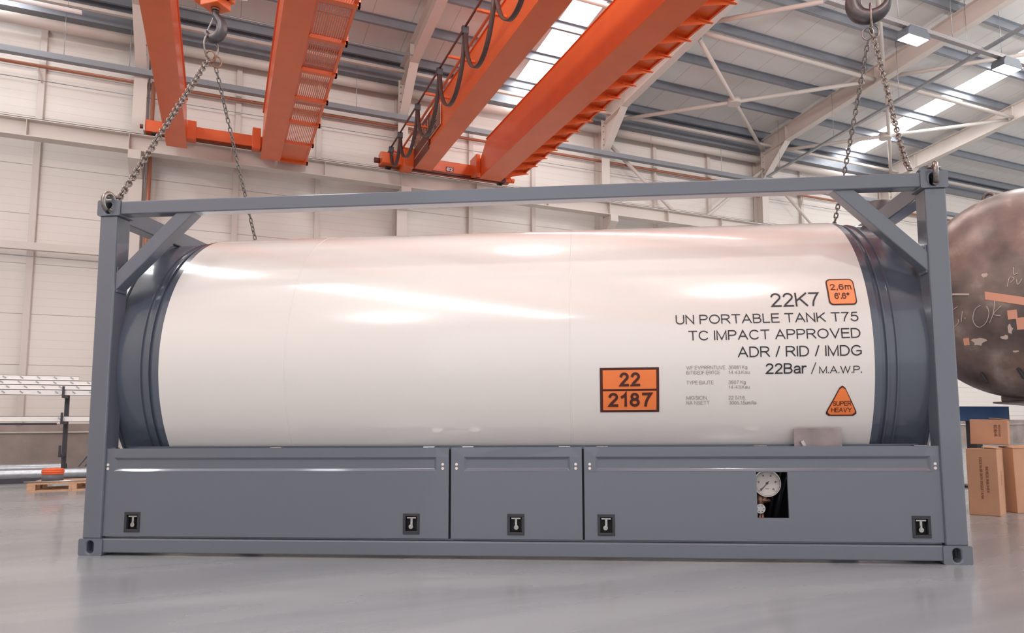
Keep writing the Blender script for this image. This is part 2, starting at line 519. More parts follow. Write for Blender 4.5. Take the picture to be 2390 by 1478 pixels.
struct(MB().box((XL - 4, -34, -0.2), (XR + 2, 14, 0)).build('floor', 'floor'))
struct(MB().box((XL, YW, 0.99), (XR, YW + 0.15, 11.2)).build('wall_far', 'wall'))
struct(MB().box((XL, YW - 0.06, 0), (XR, YW + 0.15, 0.99)).build('trim_1', 'conc'))
struct(MB().box((XL - 0.15, YF, 0), (XL, YW + 0.15, 12.4)).build('wall_left', 'wall'))
struct(MB().box((XR, YF, 0), (XR + 0.15, YW + 0.15, 12.4)).build('wall_right', 'wall'))

SKY = [(-4.75, -3.75), (8.5, 9.32), (21.75, 22.7), (34.5, 35.5)]
ce = MB()
xs = [XL] + [v for p_ in SKY for v in p_] + [XR]
for (ya, yb, open_) in ((13.15, 12.75, False), (12.75, 1.0, True), (1.0, -1.0, False), (-1.0, -13.0, True), (-13.0, YF, False)):
    for i in range(len(xs) - 1):
        if open_ and i % 2 == 1: continue
        x0, x1 = xs[i], xs[i + 1]
        za, zb = roofz(ya), roofz(yb)
        ce.add([(x0, ya, za), (x1, ya, za), (x1, yb, zb), (x0, yb, zb), (x0, ya, za + 0.1), (x1, ya, za + 0.1), (x1, yb, zb + 0.1), (x0, yb, zb + 0.1)],
               [(0, 1, 2, 3), (4, 5, 6, 7), (0, 1, 5, 4), (2, 3, 7, 6), (1, 2, 6, 5), (3, 0, 4, 7)])
struct(ce.build('ceiling', 'roof'))
for k, (x0, x1) in enumerate(SKY):
    wd = MB()
    for ya, yb in ((12.75, 1.0), (-1.0, -13.0)):
        za, zb = roofz(ya) + 0.05, roofz(yb) + 0.05
        wd.add([(x0, ya, za), (x1, ya, za), (x1, yb, zb), (x0, yb, zb)], [(3, 2, 1, 0)])
    struct(wd.build('window_%d' % (k + 1), 'sky', fix=False))

# wall mullions
names_m = {-3.15: 'pale mullion on the far wall above the cantilever rack', 1.04: 'pale mullion on the far wall between the two left orange girders',
           3.03: 'pale mullion on the far wall just right of the mesh walkway', 7.3: 'pale mullion on the far wall between the two right orange girders',
           9.3: 'pale mullion on the far wall right of the ribbed orange walkway', 13.7: 'pale mullion on the far wall left of the crossed wall braces',
           15.9: 'pale mullion on the far wall behind the crossed wall braces', 20.1: 'pale mullion on the far wall seen above the white tank near its right end'}
for x, lb in names_m.items():
    tag(MB().box((x - 0.065, YW - 0.11, 0.99), (x + 0.065, YW, 10.2)).build('wall_mullion', 'cream', bevel=0.006), lb, 'wall post', 'mullions of the far wall')

COLX = [-7.5, -1.12, 5.2, 11.6, 18.0, 24.3, 30.6]
collab = ['x', 'cream steel column on the far wall behind the left orange girder', 'cream steel column behind the left end of the right-hand crane',
          'cream steel column on the far wall right of the ribbed walkway', 'cream steel column on the far wall near the right end of the white tank',
          'cream steel column on the far wall hidden low behind the dark raw tank', 'x']
raflab = ['x', 'cream roof rafter at the top left behind the left orange girder', 'cream roof rafter rising between the two cranes',
          'cream haunched rafter rising beside the ribbed orange walkway', 'cream haunched rafter passing behind the right sling chains',
          'cream rafter at the right edge below the bright rooflight strip', 'x']
for i, x in enumerate(COLX):
    if i in (0, 6): continue
    t = thing('steel_column', collab[i], 'column', (x, 0, 0), 0, 'portal frame columns')
    c_ = MB()
    c_.box((-0.14, 12.50, 0), (0.14, 12.515, 10.35)).box((-0.14, 12.925, 0), (0.14, 12.94, 10.35)).box((-0.007, 12.515, 0), (0.007, 12.925, 10.35))
    c_.build('shaft', 'cream', t)
    cb = MB()
    cb.prism([(12.5, 7.25), (12.02, 7.25), (12.02, 7.05), (12.5, 6.72)], -0.13, 0.13, mtx=Matrix(((0, 1, 0, 0), (1, 0, 0, 0), (0, 0, 1, 0), (0, 0, 0, 1))))
    cb.build('corbel', 'cream', t, bevel=0.004)
    pl = MB().box((-0.15, 12.47, 9.3), (0.15, 12.5, 10.4))
    pl.build('end_plate', 'cream', t, bevel=0.003)
    bo = MB()
    for z in (9.42, 9.6, 9.78, 10.02, 10.2):
        for sx in (-0.09, 0.09):
            bo.tube([(sx, 12.47, z), (sx, 12.44, z)], 0.018, 8)
    bo.build('bolt_row', 'galv', t)
for i, x in enumerate(COLX):
    if i in (0, 6): continue
    t = thing('roof_rafter', raflab[i], 'rafter', (x, 0, 0), 0, 'portal frame rafters')
    r_ = MB()
    y0, y1 = 12.46, -1.0
    za0, za1 = rafz(y0) + 0.27, rafz(y1) + 0.27
    r_.beam((0, y0, za0), (0, y1, za1), 0.24, 0.54, 0.018, 0.012)
    r_.beam((0, y1, za1), (0, -15, za1 - 0.092 * 14), 0.24, 0.54, 0.018, 0.012)
    r_.build('rafter_beam', 'cream', t)
    h_ = MB()
    # haunch: web triangle and sloping bottom flange
    yz = Matrix(((0, 1, 0, 0), (1, 0, 0, 0), (0, 0, 1, 0), (0, 0, 0, 1)))
    h_.prism([(12.46, rafz(12.46)), (12.46, 9.42), (11.35, rafz(11.35))], -0.006, 0.006, mtx=yz)
    h_.bar((0, 12.46, 9.42), (0, 11.35, rafz(11.35)), 0.24, 0.018)
    h_.build('haunch', 'cream', t)
    for ys in (11.35, 7.75):
        MB().box((-0.115, ys - 0.01, rafz(ys) + 0.02), (0.115, ys + 0.005, rafz(ys) + 0.5)).build('stiffener', 'cream', t)

# roof purlins (Z sections) parallel to the far wall
ords = ['nearest the far wall', 'second from the far wall', 'third from the far wall', 'fourth from the far wall', 'fifth from the far wall', 'sixth from the far wall', 'seventh from the far wall', 'eighth from the far wall']
for k in range(8):
    y = 12.35 - 1.43 * k
    z = roofz(y)
    pz = MB()
    pz.box((XL, y - 0.004, z - 0.2), (XR, y + 0.004, z))
    pz.box((XL, y, z - 0.2), (XR, y + 0.08, z - 0.194))
    pz.box((XL, y - 0.08, z - 0.006), (XR, y, z))
    pz.box((XL, y + 0.074, z - 0.2), (XR, y + 0.08, z - 0.175))
    tag(pz.build('roof_purlin', 'purlin'), 'grey galvanised roof purlin under the ceiling, ' + ords[k], 'purlin', 'roof purlins')
# eaves: dark gutter box, strut tube
tag(MB().box((XL, 12.62, 10.42), (XR, 12.98, 10.98)).build('eaves_beam', 'purlin'), 'grey eaves beam along the top of the far wall', 'beam')
for xa, xb, lb in ((XL, -1.27, 'at the top left corner'), (-0.97, 5.05, 'between the two left orange girders'), (5.35, 11.45, 'seen behind the middle orange girders'), (11.75, 17.85, 'right of the ribbed orange walkway'), (18.15, 24.15, 'low behind the right sling chains')):
    tag(MB().tube([(xa, 12.6, 10.14), (xb, 12.6, 10.14)], 0.125, 20).build('eaves_strut', 'cream'), 'thick cream eaves tube along the far wall top, ' + lb, 'pipe', 'eaves tubes')
tag(MB().box((XL, 12.1, 10.45), (XR, 12.2, 10.53)).build('eaves_channel', 'cream'), 'thin cream channel just above the eaves tube', 'beam')

# crane runway
rw = thing('crane_runway_beam', 'cream crane runway girder along the far wall carrying both orange cranes', 'crane rail beam')
MB().beam((XL, 12.2, 7.45), (XR, 12.2, 7.45), 0.3, 0.4, 0.02, 0.014).build('runway_girder', 'cream', rw)
MB().box((XL, 12.17, 7.65), (XR, 12.23, 7.71)).build('rail', 'dark', rw)
for x in (-9.3, -7.3, -5.3, -3.2, -1.25, 0.9, 3.1, 5.07, 7.2, 9.4, 11.47, 13.6, 15.7, 17.87, 20, 22):
    if x < -4: continue
    MB().box((x, 12.06, 7.27), (x + 0.012, 12.34, 7.63)).build('stiffener', 'cream', rw)

# services along the far wall
tag(MB().tube([(XL, 12.75, 9.18), (XR, 12.75, 9.18)], 0.04, 12).build('copper_pipe', 'copper'), 'long copper-brown pipe running along the far wall below the cable tray', 'pipe')
tag(MB().tube([(-0.84, 12.45, 9.12), (-0.84, 12.45, 0.4)], 0.045, 12).build('down_pipe', 'copper'), 'vertical copper-brown downpipe beside the left steel column', 'pipe')
tag(MB().tube([(-0.94, 12.55, 9.9), (-0.94, 12.55, 5.0)], 0.02, 8).build('conduit', 'galv'), 'thin grey vertical conduit beside the copper downpipe', 'pipe')
for x in (-3.2, 3.0, 9.2, 13.6, 20.0):
    tag(MB().bar((x, 12.75, 9.12), (x + 0.1, 12.98, 8.72), 0.03, 0.05).build('pipe_bracket', 'cream'), 'cream bracket under the copper pipe, ' + {-3.2: 'leftmost in the photo', 3.0: 'just right of the mesh walkway', 9.2: 'below the ribbed orange walkway', 13.6: 'above the crossed wall braces', 20.0: 'seen behind the far right sling chain'}[x], 'bracket', 'pipe brackets on the far wall')
tr = thing('cable_tray', 'grey perforated cable tray hung along the far wall above the copper pipe', 'cable tray')
MB().box((XL, 12.28, 9.20), (XR, 12.283, 9.34)).box((XL, 12.28, 9.20), (XR, 12.44, 9.203)).build('tray_channel', perf('perforated_tray', (138, 140, 146), 26, 0.3, 0.0), tr)
for x in (-2.65, -1.9 + 0.55, 3.9, 6.6, 13.2, 16.0):
    MB().tube([(x, 12.36, 9.22), (x, 12.36, 10.8)], 0.006, 6).build('hanger_rod', 'galv', tr)
tag(MB().tube([(XL, 12.8, 8.86), (XR, 12.8, 8.86)], 0.01, 6).build('wall_wire', 'galv'), 'thin grey wire running along the far wall under the copper pipe', 'wire')
tag(MB().box((XL, 12.5, 4.83), (-1.26, 12.62, 5.0)).build('wall_rail', 'cream', bevel=0.004), 'cream horizontal wall rail at the left behind the tank container', 'rail')
tag(MB().tube([(XL, 12.45, 4.72), (-1.26, 12.45, 4.66)], 0.012, 6).build('wall_cable', 'galv'), 'thin cable slung just below the cream wall rail at the left', 'wire')
tag(MB().tube([(XL, 12.9, 0.8), (XR, 12.9, 0.8)], 0.018, 8).build('plinth_conduit', 'cream'), 'pale conduit running along the concrete plinth', 'pipe')
# crossed wall bracing between columns
for (p_, q_), lb in (((((11.75, 12.6, 9.75), (17.9, 12.6, 4.9))), 'cream wall brace falling to the right from the column beside the ribbed walkway'),
                     (((17.9, 12.46, 9.75), (11.75, 12.46, 4.9)), 'cream wall brace rising to the right to the column at the white tank end'),
                     (((18.15, 12.6, 9.75), (24.2, 12.6, 4.9)), 'cream wall brace falling to the right behind the right sling chain')):
    tag(MB().tube([p_, q_], 0.06, 12).build('wall_brace', 'cream'), lb, 'brace', 'wall braces')

# roof wind bracing tubes
def rz(y, d=0.12): return rafz(y) + d
br = [((11.83, 8.0), (17.85, 12.4), 'cream roof brace tube falling from the rafter beside the orange walkway to the wall column'),
      ((17.7, 7.95), (11.85, 12.35), 'cream roof brace tube rising right from behind the orange walkway to the chain rafter'),
      ((11.75, 7.3), (17.9, 2.6), 'cream roof brace tube at the top reaching towards the right crane hook'),
      ((17.95, 7.5), (11.8, 2.7), 'cream roof brace tube passing behind the right crane hook'),
      ((18.3, 7.7), (24.1, 12.3), 'cream roof brace tube in the right bay falling towards the far wall'),
      ((24.2, 7.9), (18.2, 12.35), 'cream roof brace tube in the right bay rising to the right edge'),
      ((18.15, 7.5), (24.1, 2.8), 'cream roof brace tube in the right bay crossing the bright rooflights')]
for a, b_, lb in br:
    tag(MB().tube([(a[0], a[1], rz(a[1])), (b_[0], b_[1], rz(b_[1]))], 0.058, 12).build('roof_brace', 'cream'), lb, 'brace', 'roof brace tubes')
for x, lb in ((14.75, 'round node plate where the middle roof braces cross'), (21.2, 'round node plate where the right bay roof braces cross')):
    n_ = MB().tube([(x, 10.15, rz(10.15) - 0.085), (x, 10.15, rz(10.15) + 0.085)], 0.2, 20)
    tag(n_.build('brace_node', 'cream'), lb, 'bracket')
tag(MB().tube([(11.72, 7.75, rz(7.75)), (17.88, 7.75, rz(7.75))], 0.058, 12).build('roof_strut', 'cream'), 'cream roof strut tube between the two haunched rafters', 'brace', 'roof struts')
tag(MB().tube([(18.12, 7.75, rz(7.75)), (24.2, 7.75, rz(7.75))], 0.058, 12).build('roof_strut', 'cream'), 'cream roof strut tube crossing the bright rooflight strip', 'brace', 'roof struts')
tag(MB().tube([(5.32, 7.75, rz(7.75)), (11.48, 7.75, rz(7.75))], 0.058, 12).build('roof_strut', 'cream'), 'cream roof strut tube between the orange girders under the rooflight', 'brace', 'roof struts')
tag(MB().tube([(-1.0, 11.0, 10.38), (5.08, 11.0, 10.38)], 0.02, 8).build('tie_wire', 'galv'), 'thin tie wire below the roof behind the left crane', 'wire')

# lighting trays
tr = thing('lighting_tray', 'grey lighting trunking hung under the roof at the top right', 'cable tray')
MB().box((12.5, 4.45, 9.98), (32, 4.57, 10.08)).build('trunking', perf('perforated_trunking', (158, 152, 152), 26, 0.36, 0.2), tr)
for x in (13.0, 14.75, 16.6, 18.45, 20.3):
    MB().tube([(x, 4.5, 10.06), (x, 4.5, roofz(4.5))], 0.006, 6).build('hanger_rod', 'galv', tr)
pts = [(17.75, 12.1, 9.35), (17.75, 2.0, 9.35 + 0.092 * 10.1)]
tr = thing('roof_conduit', 'grey conduit hung parallel to the chain rafter at the top right', 'cable tray')
MB().bar(pts[0], pts[1], 0.1, 0.06).build('conduit_duct', 'galv', tr)
for y in (11.5, 9.2, 6.9, 4.9):
    z = 9.35 + 0.092 * (12.1 - y)
    MB().tube([(17.75, y, z), (17.75, y, roofz(y))], 0.006, 6).build('hanger_rod', 'galv', tr)
for x, lb in ((15.2, 'lit rectangular high-bay lamp beside the right crane hook'), (18.6, 'lit rectangular high-bay lamp near the upper right edge')):
    t = thing('ceiling_lamp', lb, 'lamp', (x, 4.5, 9.72), 0, 'high-bay lamps')
    MB().prism([(-0.36, 0.0), (0.36, 0.0), (0.36, 0.1), (0.26, 0.24), (-0.26, 0.24), (-0.36, 0.1)], -0.17, 0.17).build('housing', 'lamp', t, bevel=0.01)
    MB().box((-0.33, -0.15, -0.006), (0.33, 0.15, -0.001)).build('lens', 'led', t)
    MB().bar((-0.2, 0, 0.24), (-0.2, 0, 0.3), 0.05, 0.03).bar((0.2, 0, 0.24), (0.2, 0, 0.3), 0.05, 0.03).build('mounting_bracket', 'galv', t)
t = thing('tube_lamp', 'long pale tube lamp under the roof in the top left corner', 'lamp', (0, 0, 0))
MB().tube([(-5.0, 11.2, 9.86), (-2.15, 11.2, 9.86)], 0.05, 14).build('lamp_tube', 'wht', t)
MB().tube([(-2.4, 11.2, 9.9), (-2.4, 11.2, roofz(11.2))], 0.006, 6).build('hanger_rod', 'galv', t)

# ================================================================== CRANES
mesh_mat = perf('walkway_mesh', (240, 120, 72), 27, 0.34)


def girder(x0, x1, z0, z1, ya, yb, name, parent, mat_='orange'):
    g = MB()
    # tapered end near the wall
    zt = z1
    yz = Matrix(((0, 1, 0, 0), (1, 0, 0, 0), (0, 0, 1, 0), (0, 0, 0, 1)))
    g.prism([(ya, z0 + 0.012), (ya, z0 + 0.55), (ya - 0.5, zt), (yb, zt), (yb, z0 + 0.012)], x0 + 0.03, x1 - 0.03, mtx=yz)
    g.box((x0, yb, z0), (x1, ya, z0 + 0.014))
    g.box((x0, yb, zt), (x1, ya - 0.5, zt + 0.014))
    return g.build(name, mat_, parent, bevel=0.003)


# crane 1
c1 = thing('overhead_crane', 'orange overhead crane with the mesh walkway at the upper left', 'crane')
girder(-0.46, -0.03, 7.35, 8.3, 11.75, -15.0, 'girder', c1)
girder(1.55, 2.0, 7.35, 8.3, 11.75, -15.0, 'girder', c1)
e_ = MB().box((-0.93, 12.02, 7.74), (2.35, 12.3, 8.02))
e_.box((-0.06, 11.75, 7.6), (0.14, 12.02, 8.05)).box((1.36, 11.75, 7.6), (1.55, 12.02, 8.12)).build('end_truck', 'orange', c1, bevel=0.012)
for x in (-0.75, 2.2):
    MB().tube([(x, 12.05, 7.81), (x, 12.27, 7.81)], 0.095, 20).build('wheel', 'dark', c1)
MB().tube([(-1.05, 12.15, 7.88), (-0.93, 12.15, 7.88)], 0.05, 14).build('buffer', 'darkor', c1)
MB().box((-0.97, 12.0, 7.74), (-0.93, 12.32, 8.02)).build('buffer_plate', 'cream', c1)
w_ = MB()
ribs = [11.86 - 1.21 * k for k in range(22)]
w_.box((2.57, -15, 7.44), (2.62, 11.86, 7.50)).box((2.0, -15, 7.45), (2.04, 11.86, 7.5))
w_.build('walkway_edge', 'orange', c1)
for k, y in enumerate(ribs):
    if y < 1.5: break
    MB().box((2.0, y - 0.05, 7.40), (2.66, y + 0.05, 7.47)).box((2.62, y - 0.05, 7.40), (2.66, y + 0.05, 7.72)).build('walkway_rib', 'orange', c1, bevel=0.003)
MB().box((2.0, 10.65, 7.455), (2.6, 11.86, 7.475)).box((2.0, 11.84, 7.45), (2.64, 11.88, 7.75)).build('walkway_end_plate', 'orange', c1)
MB().add([(2.02, -15, 7.48), (2.6, -15, 7.48), (2.6, 10.7, 7.48), (2.02, 10.7, 7.48)], [(0, 1, 2, 3)]).build('walkway_mesh', mesh_mat, c1)

# crane 2
c2 = thing('overhead_crane', 'orange overhead crane with the ribbed walkway and festoon cable in the middle', 'crane')
girder(5.25, 5.75, 7.6, 8.46, 11.55, -15.0, 'girder', c2)
girder(7.08, 7.7, 7.58, 8.5, 11.55, -15.0, 'girder', c2)
e_ = MB().box((4.5, 12.02, 7.78), (8.2, 12.32, 8.12)).box((6.98, 11.5, 7.72), (7.1, 12.04, 8.25)).box((5.0, 11.5, 7.62), (5.28, 12.04, 8.12)).box((4.5, 11.78, 7.74), (5.3, 12.05, 8.02))
e_.build('end_truck', 'orange', c2, bevel=0.015)
MB().box((5.0, 11.95, 7.72), (8.0, 12.02, 7.78)).build('truck_sole', 'darkor', c2)
MB().tube([(4.36, 12.15, 7.9), (4.5, 12.15, 7.9)], 0.07, 14).build('buffer', 'darkor', c2)
MB().tube([(8.2, 12.15, 7.88), (8.34, 12.15, 7.88)], 0.07, 14).build('buffer', 'orange', c2)
MB().tube([(4.75, 12.05, 7.8), (4.75, 12.3, 7.8)], 0.085, 16).build('wheel', 'dark', c2)
MB().tube([(7.95, 11.98, 7.8), (7.95, 12.3, 7.8)], 0.085, 16).build('wheel', 'dark', c2)
# truck number 82
tx = MB().box((6.28, 12.014, 7.83), (6.5, 12.018, 7.96), 0)
text_into(tx, '82', 6.3, 6.48, 7.85, 0.09, lambda x, z: (x, 12.012, z), 1, 0.02)
tx.build('number_plate', ['darkor', 'wht'], c2)
MB().box((7.7, -15, 8.08), (8.56, 11.95, 8.1)).box((8.54, -15, 8.04), (8.58, 11.95, 8.14)).build('walkway_deck', 'orange', c2)
for k in range(24):
    y = 11.8 - 0.635 * k
    if y < 0.8: break
    MB().prism([(7.7, 7.74), (7.7, 8.08), (8.6, 8.08), (8.6, 8.0)], y - 0.006, y + 0.006).box((8.3, y - 0.05, 8.0), (8.64, y + 0.006, 8.012)).build('walkway_bracket', 'orange', c2)
# festoon: outrigger rail, brackets and hanging flat cable loops
fr = MB().tube([(4.72, 12.6, 8.16), (4.72, -8, 8.16)], 0.022, 8)
fr.build('festoon_rail', 'darkor', c2)
MB().tube([(4.98, 11.6, 8.12), (4.98, -8, 8.12)], 0.028, 8).build('cable_conduit', 'orange', c2)
for y in (11.9, 10.1, 8.4, 6.7, 5.0, 3.2):
    MB().bar((4.72, y, 8.12), (5.27, y, 8.12), 0.06, 0.04).build('festoon_bracket', 'orange', c2)
tops = [11.75, 10.75, 9.05, 7.3, 5.65, 4.1, 2.5, 0.9]
drop = [0.62, 0.85, 1.0, 1.05, 1.05, 1.05, 1.05]
for i in range(7):
    ya, yb = tops[i], tops[i + 1]
    lp = []
    for k in range(21):
        t_ = k / 20
        y = ya + (yb - ya) * t_
        z = 8.1 - drop[i] * (1 - (2 * t_ - 1) ** 2) ** 0.55
        lp.append((y, z))
    rb = MB()
    vs = []
    for (y, z) in lp:
        vs += [(4.68, y, z), (4.76, y, z)]
    rb.add(vs, [(2 * k, 2 * k + 1, 2 * k + 3, 2 * k + 2) for k in range(20)], 0, True)
    o = rb.build('festoon_cable', 'cable', c2)
    md = o.modifiers.new('thick', 'SOLIDIFY'); md.thickness = 0.022
    MB().box((4.66, ya - 0.04, 8.02), (4.78, ya + 0.04, 8.16)).build('cable_trolley', 'dark', c2)
# sign boards on the girder side
sg = MB().box((5.24, 10.0, 7.55), (5.262, 11.42, 8.42), 0)
fx = 5.236
text_into(sg, 'DONGESTIL 9', 11.36, 10.04, 8.05, 0.26, lambda y, z: (fx, y, z - 0.0), 1, 0.012)
sg.box((fx, 10.06, 7.76), (fx + 0.004, 11.35, 7.79), 1)
sg.build('crane_sign', ['darkor', 'tape'], c2)
s2 = MB().box((5.24, 9.02, 7.78), (5.262, 9.96, 8.3), 0)
s2.box((fx + .002, 9.04, 7.8), (fx + 0.006, 9.94, 8.28), 1)
for i in range(2):
    for j in range(9):
        s2.box((fx, 9.08 + i * 0.44, 7.83 + j * 0.05), (fx + 0.003, 9.08 + i * 0.44 + 0.25 + 0.13 * ((j * 7 + i * 3) % 3) / 2, 7.85 + j * 0.05), 0)
s2.build('data_plate', ['tape', 'dark'], c2)

# ================================================================== TANK CONTAINER
BC = -0.51341
cont = thing('tank_container', 'grey framed tank container with a white tank, lifted on chains', 'tank container', (0, 0, 0), BC)
L_, W_, H_ = 6.058, 2.438, 2.591


def casting(sx, sy, sz, mirror):
    g = MB()
    # hollow block with oval slot on the front: build front plate around slot as polygons
    x0, x1, y0, y1, z0, z1 = sx, sx + 0.178, sy, sy + 0.162, sz, sz + 0.118
    cx = (x0 + x1) / 2 + (-0.017 if mirror else 0.017) * 0
    cz = (z0 + z1) / 2
    cx = x0 + 0.085
    front = y0 if sy < 1 else y1
    inner = y1 if sy < 1 else y0
    n = 24
    oval = []
    for k in range(n):
        t = 2 * PI * k / n
        dx = 0.026 * math.cos(t); dz = 0.026 * math.sin(t) + (0.018 if math.sin(t) > 0 else -0.018)
        oval.append((cx + dx, cz + dz))
    outer = []
    for k in range(n):
        t = 2 * PI * k / n
        c_, s_ = math.cos(t), math.sin(t)
        k_ = 1 / max(abs(c_), abs(s_))
        outer.append((cx + (x1 - cx if c_ > 0 else cx - x0) * c_ * k_, cz + (z1 - z0) / 2 * s_ * k_))
    vs = [(x, front, z) for x, z in outer] + [(x, front, z) for x, z in oval] + [(x, front + (0.07 if sy < 1 else -0.07), z) for x, z in oval]
    fs = []
    for k in range(n):
        j = (k + 1) % n
        fs.append((k, j, n + j, n + k)); fs.append((n + k, n + j, 2 * n + j, 2 * n + k))
    g.add(vs, fs, 0)
    g.add([(x, front + (0.07 if sy < 1 else -0.07), z) for x, z in oval], [tuple(range(n))], 1)
    g.add([(x0, front, z0), (x1, front, z0), (x1, front, z1), (x0, front, z1), (x0, inner, z0), (x1, inner, z0), (x1, inner, z1), (x0, inner, z1)],
          [(4, 5, 6, 7), (0, 1, 5, 4), (2, 3, 7, 6), (1, 2, 6, 5), (3, 0, 4, 7)], 0)
    bm_ = g.build('corner_casting', ['grey', 'void'], cont)
    bm = bmesh.new(); bm.from_mesh(bm_.data); bmesh.ops.remove_doubles(bm, verts=bm.verts, dist=1e-5)
    bmesh.ops.recalc_face_normals(bm, faces=bm.faces); bm.to_mesh(bm_.data); bm.free()
    md = bm_.modifiers.new('bevel', 'BEVEL'); md.width = 0.012; md.segments = 3; md.limit_method = 'ANGLE'; md.angle_limit = 1.2
    return bm_


for sx in (0, L_ - 0.178):
    for sy in (0, W_ - 0.162):
        for sz in (0, H_ - 0.118):
            casting(sx, sy, sz, sx > 1)
for sx, sy in ((0.018, 0.008), (5.905, 0.008), (0.018, W_ - 0.158), (5.905, W_ - 0.158)):
    MB().box((sx, sy, 0.115), (sx + 0.138, sy + 0.15, H_ - 0.115)).build('corner_post', 'grey', cont, bevel=0.012)
for sy in (0.01, W_ - 0.11):
    MB().box((0.17, sy, H_ - 0.108), (L_ - 0.17, sy + 0.1, H_ - 0.008)).build('top_rail', M['grey'], cont, bevel=0.008)
    MB().box((0.17, sy, 0.02), (L_ - 0.17, sy + 0.1, 0.118)).build('bottom_rail', 'grey', cont, bevel=0.008)
for sx in (0.03, L_ - 0.15):
    MB().box((sx, 0.15, H_ - 0.15), (sx + 0.12, W_ - 0.15, H_ - 0.02)).build('end_beam', 'grey', cont, bevel=0.008)
    MB().box((sx, 0.15, 0.01), (sx + 0.12, W_ - 0.15, 0.14)).build('end_sill', 'grey', cont, bevel=0.008)
for sy in (0.075, W_ - 0.075):
    MB().bar((0.10, sy, 1.925), (0.71, sy, 2.52), 0.1, 0.1).build('knee_brace', 'grey', cont, bevel=0.006)
    MB().bar((L_ - 0.10, sy, 1.925), (L_ - 0.71, sy, 2.52), 0.1, 0.1).build('knee_brace', 'grey', cont, bevel=0.006)
for sx in (0.155, 5.893):
    MB().box((sx, 0.03, 1.9), (sx + 0.012, 0.14, 2.09)).build('brace_weld_plate', 'grey', cont, bevel=0.003)
# tank: axis along local X
TC = Vector((0, 1.219, 1.38)); R = 1.17
tm = Matrix.Translation(TC)
shell = MB().lathe([(0.505, R - 0.02), (0.505, R), (1.454, R), (1.456, R + 0.002), (1.464, R + 0.002), (1.466, R), (3.504, R), (3.506, R + 0.002), (3.514, R + 0.002), (3.516, R), (5.54, R), (5.54, R - 0.02)], 160, mtx=tm).build('tank_shell', 'white', cont)
shell['label'] = 'white painted tank barrel'
for s_, xo in ((1, 0.505), (-1, 5.54)):
    prof = [(0, R - 0.004), (-0.05, R - 0.006), (-0.052, R - 0.028), (-0.085, R - 0.034), (-0.09, R - 0.02), (-0.10, R - 0.02), (-0.105, R - 0.034), (-0.15, R - 0.036), (-0.155, R - 0.022), (-0.163, R - 0.022), (-0.168, R - 0.04), (-0.375, R - 0.03), (-0.378, R - 0.018), (-0.39, R - 0.018), (-0.393, R - 0.03), (-0.42, R - 0.05)]
    MB().lathe([(xo + s_ * a, r) for a, r in prof], 160, mtx=tm).build('tank_end_band', 'greyhead', cont)
    hd = [(xo - s_ * (0.30 + 0.16 * math.sin(t * PI / 24)), (R - 0.05) * math.cos(t * PI / 24)) for t in range(13)]
    MB().lathe(hd, 96, mtx=tm).build('tank_end_cap', 'greyhead', cont)
# dark man lid and valve on top at the right end
MB().tube([(5.98, 1.0, 2.52), (5.98, 1.0, 2.68)], 0.12, 24).build('man_lid', 'hook', cont, bevel=0.01)


def cyl(x, z, e=0.003):
    return (x, TC.y - math.sqrt(max((R + e) ** 2 - (z - TC.z) ** 2, 0)), z)


def cylt(x, z): return cyl(x, z, 0.003)


# lettering on the shell: (text, x0, x1, baseline, cap height, material, bold)
LET = [('22K7', 4.891, 5.218, 1.70, 0.101, 'black', 0.112), ('UN PORTABLE TANK T75', 4.24, 5.456, 1.587, 0.066, 'black', 0.112),
       ('TC IMPACT APPROVED', 4.321, 5.458, 1.472, 0.068, 'black', 0.112), ('ADR / RID / IMDG', 4.647, 5.461, 1.352, 0.072, 'black', 0.112),
       ('22Bar', 4.828, 5.097, 1.237, 0.071, 'black', 0.13), ('/', 5.126, 5.160, 1.235, 0.075, 'black', 0.07), ('M.A.W.P.', 5.179, 5.455, 1.236, 0.048, 'black', 0.112),
       ('WF EVPRRNTUVE', 4.301, 4.562, 1.273, 0.024, 'greytxt', 0.09), ('36081 Kg', 4.582, 4.707, 1.273, 0.024, 'greytxt', 0.09),
       ('B/TIGEDF ERITCE', 4.301, 4.524, 1.240, 0.023, 'greytxt', 0.09), ('14.43.Kau', 4.583, 4.721, 1.240, 0.022, 'greytxt', 0.09),
       ('TYPE EIAJTE', 4.30, 4.481, 1.172, 0.024, 'greytxt', 0.09), ('3607 Kg', 4.581, 4.695, 1.172, 0.024, 'greytxt', 0.09), ('14-43.Kau', 4.583, 4.721, 1.140, 0.022, 'greytxt', 0.09),
       ('MIGSION.', 4.30, 4.441, 1.069, 0.025, 'greytxt', 0.09), ('NA NSETT', 4.30, 4.456, 1.036, 0.023, 'greytxt', 0.09),
       ('22 5/1.8..', 4.582, 4.699, 1.068, 0.024, 'greytxt', 0.09), ('3005..1.5um.Ra', 4.588, 4.768, 1.034, 0.023, 'greytxt', 0.09)]
for txt, x0, x1, zb, h, mt, bd in LET:
    g = MB(); letters(g, txt, x0, x1, zb, h, cylt, 0, bd)
    g.build('lettering', mt, shell, fix=False)


